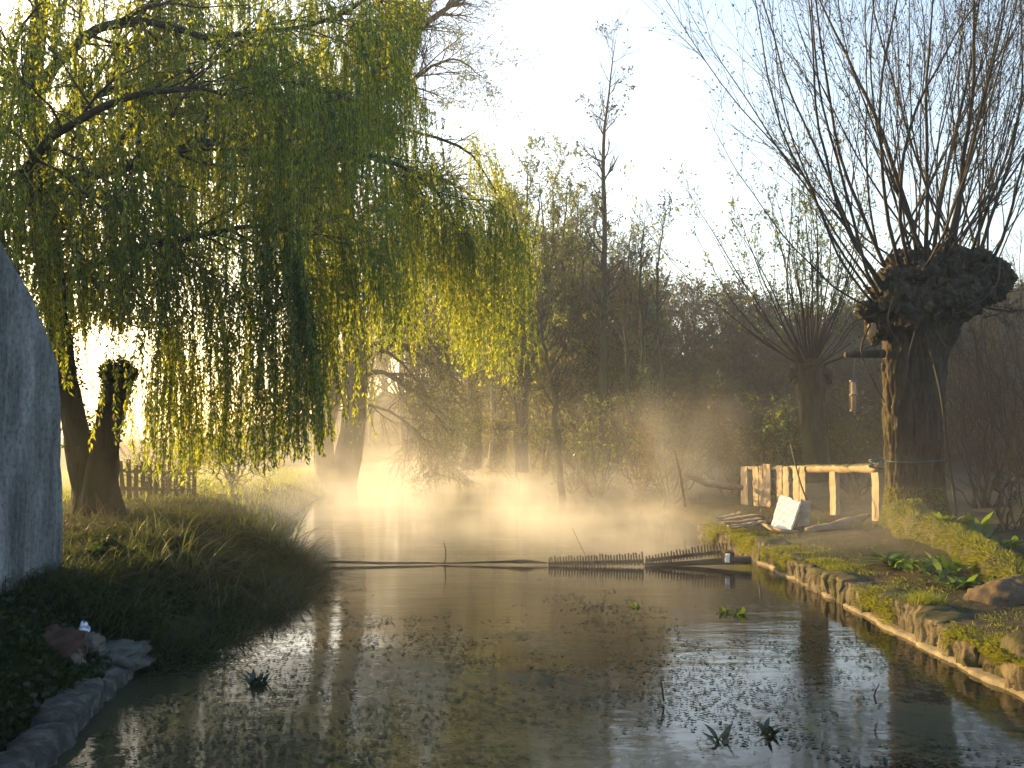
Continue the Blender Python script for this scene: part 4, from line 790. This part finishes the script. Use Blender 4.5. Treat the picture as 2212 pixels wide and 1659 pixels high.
# duckweed flecks
N = 40000; yy = 6 + 11 * rng.uniform(0, 1, N) ** 1.3; xx = rng.uniform(-3.4, 4.2, N)
pn = np.stack([xx, yy, 0 * xx], -1); m_ = (fn(pn, .55) * .6 + fn(pn, 2.4) * .5 + fn(pn, 7) * .3 + np.interp(yy, [6, 12, 17], [.35, .05, -.5]) + rng.normal(size=N) * .2 > .25) & (xx > XL(yy) + .1)
pn = pn[m_]; pn[:, 2] = .006; aa = rng.uniform(0, 6.28, len(pn)); dd = np.stack([np.cos(aa), np.sin(aa), 0 * aa], 1); sd = np.stack([-dd[:, 1], dd[:, 0], 0 * aa], 1); l = rng.uniform(.006, .026, len(pn))[:, None]; w = l * rng.uniform(.3, .9, (len(pn), 1))
V = np.stack([pn - dd * l, pn - sd * w + A(0, 0, .004), pn + dd * l, pn + sd * w + A(0, 0, .005)], 1)
kind(MB().add(V, np.arange(len(pn) * 4).reshape(-1, 4)).build('duckweed', M['weed']), 'stuff', 'flecks of floating weed on the water')

# ------------------------------------------------------------------ left bank
def scatter(N, x0, x1, y0, y1): return np.stack([rng.uniform(x0, x1, N), rng.uniform(y0, y1, N)], 1)
def left_pts(N, y0, y1, d0, d1, pw=1.0):
    y = rng.uniform(y0, y1, N); x = XL(y) - (d0 + (d1 - d0) * rng.uniform(0, 1, N) ** pw); return np.stack([x, y, hgt(x, y)], 1)
g = left_pts(46000, 9.6, 19.5, -.15, 3.4, 1.2); dn = fn(g * A(1, 1, 0), 1.3); g = g[dn + rng.normal(size=len(g)) * .4 > -.35]; n_ = len(g)
az = rng.normal(-.1, 1.2, n_); Lb = rng.uniform(.2, .75, n_) * (1 + .25 * fn(g, .8)) * np.interp(XL(g[:, 1]) - g[:, 0], [0, .8, 2, 3.4], [1.25, .95, .5, .25])
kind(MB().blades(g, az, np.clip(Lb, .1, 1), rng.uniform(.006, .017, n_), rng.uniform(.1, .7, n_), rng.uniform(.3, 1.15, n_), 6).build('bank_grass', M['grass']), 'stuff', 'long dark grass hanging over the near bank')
g = left_pts(26000, 19, 50, 0, 16); n_ = len(g)
kind(MB().blades(g, rng.uniform(0, 6.28, n_), rng.uniform(.1, .38, n_), .018, rng.uniform(.05, .5, n_), rng.uniform(.1, .7, n_), 4).build('meadow_grass', M['field_grass']), 'stuff', 'sunlit yellow-green meadow grass beyond the picket fence')
g = left_pts(9000, 14.5, 20, 1.0, 9); n_ = len(g)
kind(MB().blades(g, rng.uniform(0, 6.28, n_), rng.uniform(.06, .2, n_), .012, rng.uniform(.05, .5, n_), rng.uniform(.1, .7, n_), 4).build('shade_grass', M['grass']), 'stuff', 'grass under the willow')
yy = rng.uniform(5, 40, 15000); xx = np.interp(yy, _YR, _XR) + .3 + rng.gamma(1.6, 2.2, len(yy)); g = np.stack([xx, yy, hgt(xx, yy)], 1); g = g[fn(g * A(1, 1, 0), .8) + rng.normal(size=len(g)) * .3 > .15]; n_ = len(g)
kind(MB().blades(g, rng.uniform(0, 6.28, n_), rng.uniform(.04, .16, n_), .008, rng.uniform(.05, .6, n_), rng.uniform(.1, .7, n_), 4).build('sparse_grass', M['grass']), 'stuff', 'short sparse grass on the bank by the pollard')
# reed clumps
gr = 'reed clumps on the near bank'
for x, y, Y, n_, L, lab in ((622, 1165, 15.6, 190, (.65, 1.05), 'tall arching reed clump standing out against the golden mist'), (560, 1150, 15.8, 90, (.45, .8), 'reed clump on the crest of the bank behind the tallest one'), (690, 1215, 16.4, 70, (.3, .6), 'low reed clump at the water by the floating pole'),
                            (430, 1300, 12.0, 110, (.5, .95), 'dark arching sedge clump in the middle of the near bank'), (340, 1220, 13, 70, (.4, .7), 'pale-tipped sedge clump near the ivy'), (600, 1330, 12.6, 100, (.4, .8), 'sedge clump leaning over the dark water')):
    p = P(x, y, Y); tuft('reed_clump', lab, p, n_, (L[0] * 1.35, L[1] * 1.4), .022, 'reed', 'reeds', gr, .2, (.3, .95))
# dead stalks on the mound
g = left_pts(700, 13.5, 17.5, 1.2, 4.0); n_ = len(g)
kind(MB().blades(g, rng.uniform(0, 6.28, n_), rng.uniform(.2, .7, n_), .009, rng.uniform(.5, .98, n_), rng.uniform(.0, .3, n_), 5).build('dead_stalks', M['dead_stalk']), 'stuff', 'flattened dead brown stalks on the mound')
# ivy under the house wall
N = 52000; yy = rng.uniform(4.5, 12.6, N); xx = np.interp(yy, [6, 9, 11, 12.6], [-4.9, -4.9, -4.7, -4.9]) + rng.uniform(-.05, 1.0, N) * np.interp(yy, [8.5, 10], [1.42, 1.1])
top = np.interp(yy, [6, 8.2, 9.5, 10.5, 11.3, 12, 12.6], [.46, .47, .48, .62, .95, .92, .7]) * np.interp(xx + 4.9, [0, .5, 1.0, 1.5], [1, .75, .52, .4]); top = top + .1 * fn(np.stack([xx, yy, 0 * xx], -1), 2.4)
zz = np.maximum(hgt(xx, yy), top - np.abs(rng.normal(size=N)) * .12); p = np.stack([xx, yy, zz], 1); l = rng.uniform(.04, .085, N)
kind(MB().leaves(p, nrm(rng.normal(size=(N, 3)) + A(.7, -.4, .2)), l, l * .85).build('ivy', M['ivy_leaf']), 'stuff', 'dark ivy bank at the foot of the house wall')
xx, yy = np.meshgrid(np.linspace(-5.0, -3.95, 16), np.linspace(6, 12.6, 60), indexing='ij')
top = np.interp(yy, [6, 8.2, 9.5, 10.5, 11.3, 12, 12.6], [.46, .47, .48, .62, .95, .92, .55]) * np.interp(xx + 4.9, [0, .5, 1.0], [1, .75, .3]) - .24 + .06 * fn(np.stack([xx, yy, 0 * xx], -1), 2.4)
kind(MB().grid(np.stack([xx, yy, top], -1)).build('ivy_mound', M['ground']), 'structure', 'earth mound under the ivy')
# rocks by the water
for x, y, z, r, mat, lab, sq in ((115, 1408, .32, (.22, .2, .17), 'brick', 'reddish broken lump of brickwork among the stones', .7), (195, 1395, .3, (.12, .12, .1), 'pale_stone', 'pale rounded stone above the flat slab', .8), (150, 1428, .25, (.1, .1, .09), 'pale_stone', 'small pale stone beside the reddish lump', .8),
                                 (62, 1430, .25, (.16, .14, .1), 'pale_stone', 'dull pale stone half hidden in ivy', .8), (232, 1418, .16, (.34, .3, .11), 'grey_stone', 'flat grey slab jutting out over the dark water', .5), (120, 1445, .2, (.09, .08, .06), 'pale_stone', 'smallest pale stone by the waterside', .8)):
    c = G(x, y, z); tag(MB().blob(c, r, .26, 2.2, 36, 24, sq=sq, amp2=.09).build('bank_stone', M[mat]), lab, 'stone', 'stones on the near bank')
kp = curve(np.array([G(282, 1436, .1), G(205, 1520, .1), G(120, 1610, .1), G(-10, 1740, .1)]) + A(-.14, 0, -.1), 170); pr_ = A(.15, .15, .14, .09, 0, -.1, -.16, -.2); pz_ = A(-.25, .0, .12, .165, .175, .17, .14, -.1); KG = np.zeros((170, 8, 3)); td = nrm(np.gradient(kp, axis=0)); sdv = np.stack([-td[:, 1], td[:, 0], 0 * td[:, 0]], 1)
cut = np.zeros(170); cut[[38, 39, 88, 89, 132, 133]] = .05; stp = np.repeat([.0, .035, -.03, .02], [39, 50, 44, 37])
for j in range(8):
    q = kp + sdv * pr_[j] + A(0, 0, 1) * pz_[j]; KG[:, j] = q + sdv * ((.03 * fn(q, 5) + .02 * fn(q, 14) + .012 * fn(q, 34))[:, None] * (1 if j < 4 else .5)) - sdv * (np.sign(pr_[j]) * cut)[:, None] + A(0, 0, 1) * ((.03 * fn(q, 4) + .015 * fn(q, 17) - cut + stp) * (j > 0))[:, None]
tag(MB().grid(KG[:, ::-1]).build('kerb_stone', M['kerb_stone']), 'old broken grey kerb running down beside the dark water', 'kerb')
tag(MB().blob(G(182, 1362, .42), (.05, .045, .075), .3, 2.5, 16, 12, amp2=.15).build('litter_scrap', M['litter']), 'crumpled blue and white scrap of litter in the ivy', 'litter')
for x, y in ((250, 1283), (292, 1306), (268, 1262)): pass
# picket fence
pf = thing('picket_fence', P(290, 1090, 20.8), 'low broken picket fence against the bright meadow under the willow', 'fence')
a, b = P(232, 1030, 20.3), P(420, 1030, 22.5)
for i, t in enumerate(np.linspace(0, 1, 14)):
    c = lerp(a, b, t); z0 = float(hgt(c[0], c[1])); hh = rng.uniform(.72, .86)
    MB().box(A(c[0], c[1], z0 + hh / 2), (hh, .09, .025), np.array([nrm(A(rng.normal() * .07, 0, 1)), A(1, 0, 0), A(0, 1, 0)]), .004, 3).build('picket', M['dark_wood'], pf, False)
for dz in (.25, .62):
    c0 = A(a[0], a[1] + .04, float(hgt(a[0], a[1])) + dz); c1 = A(b[0], b[1] + .04, float(hgt(b[0], b[1])) + dz - .1); d = nrm(c1 - c0); sd = nrm(np.cross(d, A(0, 0, 1)))
    MB().box((c0 + c1) / 2, (np.linalg.norm(c1 - c0), .03, .07), np.array([d, sd, np.cross(sd, d)]), .004, 6).build('rail', M['dark_wood'], pf, False)
shrub('hedge_bush', 'backlit leafy bush growing through the picket fence', 350, 1060, 21.6, 1.6, 8, dens=-.8, lmat='willow_leaf', wide=.8, L=(.04, .08))
shrub('hedge_bush', 'bright bush on the meadow edge between fence and riverside tree', 500, 1060, 26, 2.0, 9, dens=-.8, lmat='willow_leaf', wide=.8, L=(.05, .09))
# far meadow trees to the left
for x, Y, ht, lab in ((60, 130, 11, 'pale distant tree on the meadow seen past the house'), (330, 150, 10, 'distant tree behind the hanging fronds over the meadow'), (520, 165, 12, 'distant tree toward the glowing gap in the fronds')):
    b = P(x, 950, Y); b[2] = float(hgt(b[0], b[1])); e = b + A(.5, 0, ht)
    tree('meadow_tree', lab, [(np.array([b, lerp(b, e, .5), e]), [.3, .22, .05])], lim=(20, (2, 5)), tw=(6, (1, 2.5)), leaf=(5, (.15, .3), .7, -.5), lmat='far_leaf', twr=.02, group='distant meadow trees')

# ------------------------------------------------------------------ air
def boxobj(name, lo, hi, mat):
    lo, hi = A(*lo), A(*hi); o = MB().box((lo + hi) / 2, hi - lo).build(name, mat, None, False); return o
m, nt = newmat('haze_air'); v = nd(nt, 'ShaderNodeVolumePrincipled', {'Color': (.9, .9, .88, 1), 'Density': HZ if (HZ := .0017) else 0, 'Anisotropy': .22}); nd(nt, 'ShaderNodeOutputMaterial', {'Volume': v.outputs[0]})
kind(boxobj('haze', (-430, -70, -2), (430, 430, 24), m), 'stuff', 'thin golden morning haze')
m, nt = newmat('mist_air'); g = nd(nt, 'ShaderNodeNewGeometry'); sp_ = nd(nt, 'ShaderNodeSeparateXYZ', {0: g.outputs['Position']})
n1 = noise(nt, pos(nt, (.32, .32, .55)), 1.0, 5, .6, .6); n2 = noise(nt, pos(nt, (1.1, 1.1, .5)), 1.0, 4, .6, .5)
f = math_(nt, 'ADD', math_(nt, 'MULTIPLY', n1, .7), math_(nt, 'MULTIPLY', n2, .3))
f = nd(nt, 'ShaderNodeMapRange', {'Value': f, 'From Min': .45, 'From Max': .63}).outputs[0]
n3 = noise(nt, pos(nt, (.5, .5, .12)), 1.0, 3, .55, .8)
hz = math_(nt, 'POWER', 2.718, math_(nt, 'MULTIPLY', math_(nt, 'MULTIPLY', sp_.outputs[2], nd(nt, 'ShaderNodeMapRange', {'Value': n3, 'From Min': .36, 'From Max': .64, 'To Min': 1.9, 'To Max': .38}).outputs[0]), nd(nt, 'ShaderNodeMapRange', {'Value': sp_.outputs[1], 'From Min': 26.0, 'From Max': 60.0, 'To Min': -1.2, 'To Max': -2.8}).outputs[0]))
top_ = nd(nt, 'ShaderNodeMapRange', {'Value': sp_.outputs[2], 'From Min': 2.6, 'From Max': 4.8, 'To Min': 1, 'To Max': 0}).outputs[0]
ym = nd(nt, 'ShaderNodeMapRange', {'Value': sp_.outputs[1], 'From Min': 13.6, 'From Max': 18.5, 'To Max': 1.25}).outputs[0]
xr = nd(nt, 'ShaderNodeMapRange', {'Value': sp_.outputs[0], 'From Min': 4.0, 'From Max': 8.8, 'To Min': 1, 'To Max': .0}).outputs[0]
de = math_(nt, 'MULTIPLY', math_(nt, 'MULTIPLY', math_(nt, 'MULTIPLY', f, hz), math_(nt, 'MULTIPLY', top_, ym)), xr)
de = math_(nt, 'MULTIPLY', math_(nt, 'MULTIPLY', de, .165), nd(nt, 'ShaderNodeMapRange', {'Value': sp_.outputs[1], 'From Min': 38.0, 'From Max': 62.0, 'To Min': 1, 'To Max': .3}).outputs[0])
v = nd(nt, 'ShaderNodeVolumePrincipled', {'Color': (.95, .93, .9, 1), 'Density': de, 'Anisotropy': .2}); nd(nt, 'ShaderNodeOutputMaterial', {'Volume': v.outputs[0]})
m.cycles.volume_step_rate = 1.0
kind(boxobj('mist', (-18, 13.5, -.3), (9, 78, 5), m), 'stuff', 'golden steam drifting over the river')

# ------------------------------------------------------------------ light, camera
w = bpy.data.worlds.new('World'); S.world = w; w.use_nodes = True; nt = w.node_tree; nt.nodes.clear()
sky = nt.nodes.new('ShaderNodeTexSky'); sky.sky_type = 'NISHITA'; sky.sun_disc = False; sky.sun_elevation = math.radians(SUN_EL); sky.sun_rotation = math.radians(SUN_AZ); sky.air_density = 1.0; sky.dust_density = 2.6; sky.ozone_density = 1.5
bg = nt.nodes.new('ShaderNodeBackground'); bg.inputs['Strength'].default_value = .15; nt.links.new(sky.outputs[0], bg.inputs[0])
wo = nt.nodes.new('ShaderNodeOutputWorld'); nt.links.new(bg.outputs[0], wo.inputs[0])
sl = bpy.data.lights.new('sun', 'SUN'); sl.energy = 5.0; sl.angle = math.radians(.5); sl.color = (1, .65, .22)
so = bpy.data.objects.new('sun', sl); COL.objects.link(so)
from mathutils import Vector
az, el = math.radians(SUN_AZ), math.radians(SUN_EL); sd = Vector((math.sin(az) * math.cos(el), math.cos(az) * math.cos(el), math.sin(el)))
so.rotation_euler = sd.to_track_quat('Z', 'Y').to_euler(); so.location = (-30, 30, 20)
cd = bpy.data.cameras.new('camera'); cd.sensor_width = 36; cd.lens = 35; cd.clip_end = 2000; cd.clip_start = .05
co = bpy.data.objects.new('camera', cd); COL.objects.link(co); co.location = CAM; co.rotation_euler = (math.radians(90) + PITCH, 0, 0); S.camera = co
S.view_settings.view_transform = 'Standard'; S.view_settings.look = 'None'; S.view_settings.exposure = 1.83; S.view_settings.gamma = 1
S.render.engine = 'CYCLES'; cy = S.cycles; cy.use_denoising = True; cy.denoiser = 'OPENIMAGEDENOISE'
cy.max_bounces = 8; cy.diffuse_bounces = 2; cy.glossy_bounces = 3; cy.transmission_bounces = 3; cy.volume_bounces = 1; cy.transparent_max_bounces = 8
cy.volume_step_rate = 1.0; cy.volume_max_steps = 128; cy.sample_clamp_indirect = 6.0; cy.use_adaptive_sampling = True; cy.adaptive_threshold = .02; cy.use_light_tree = False
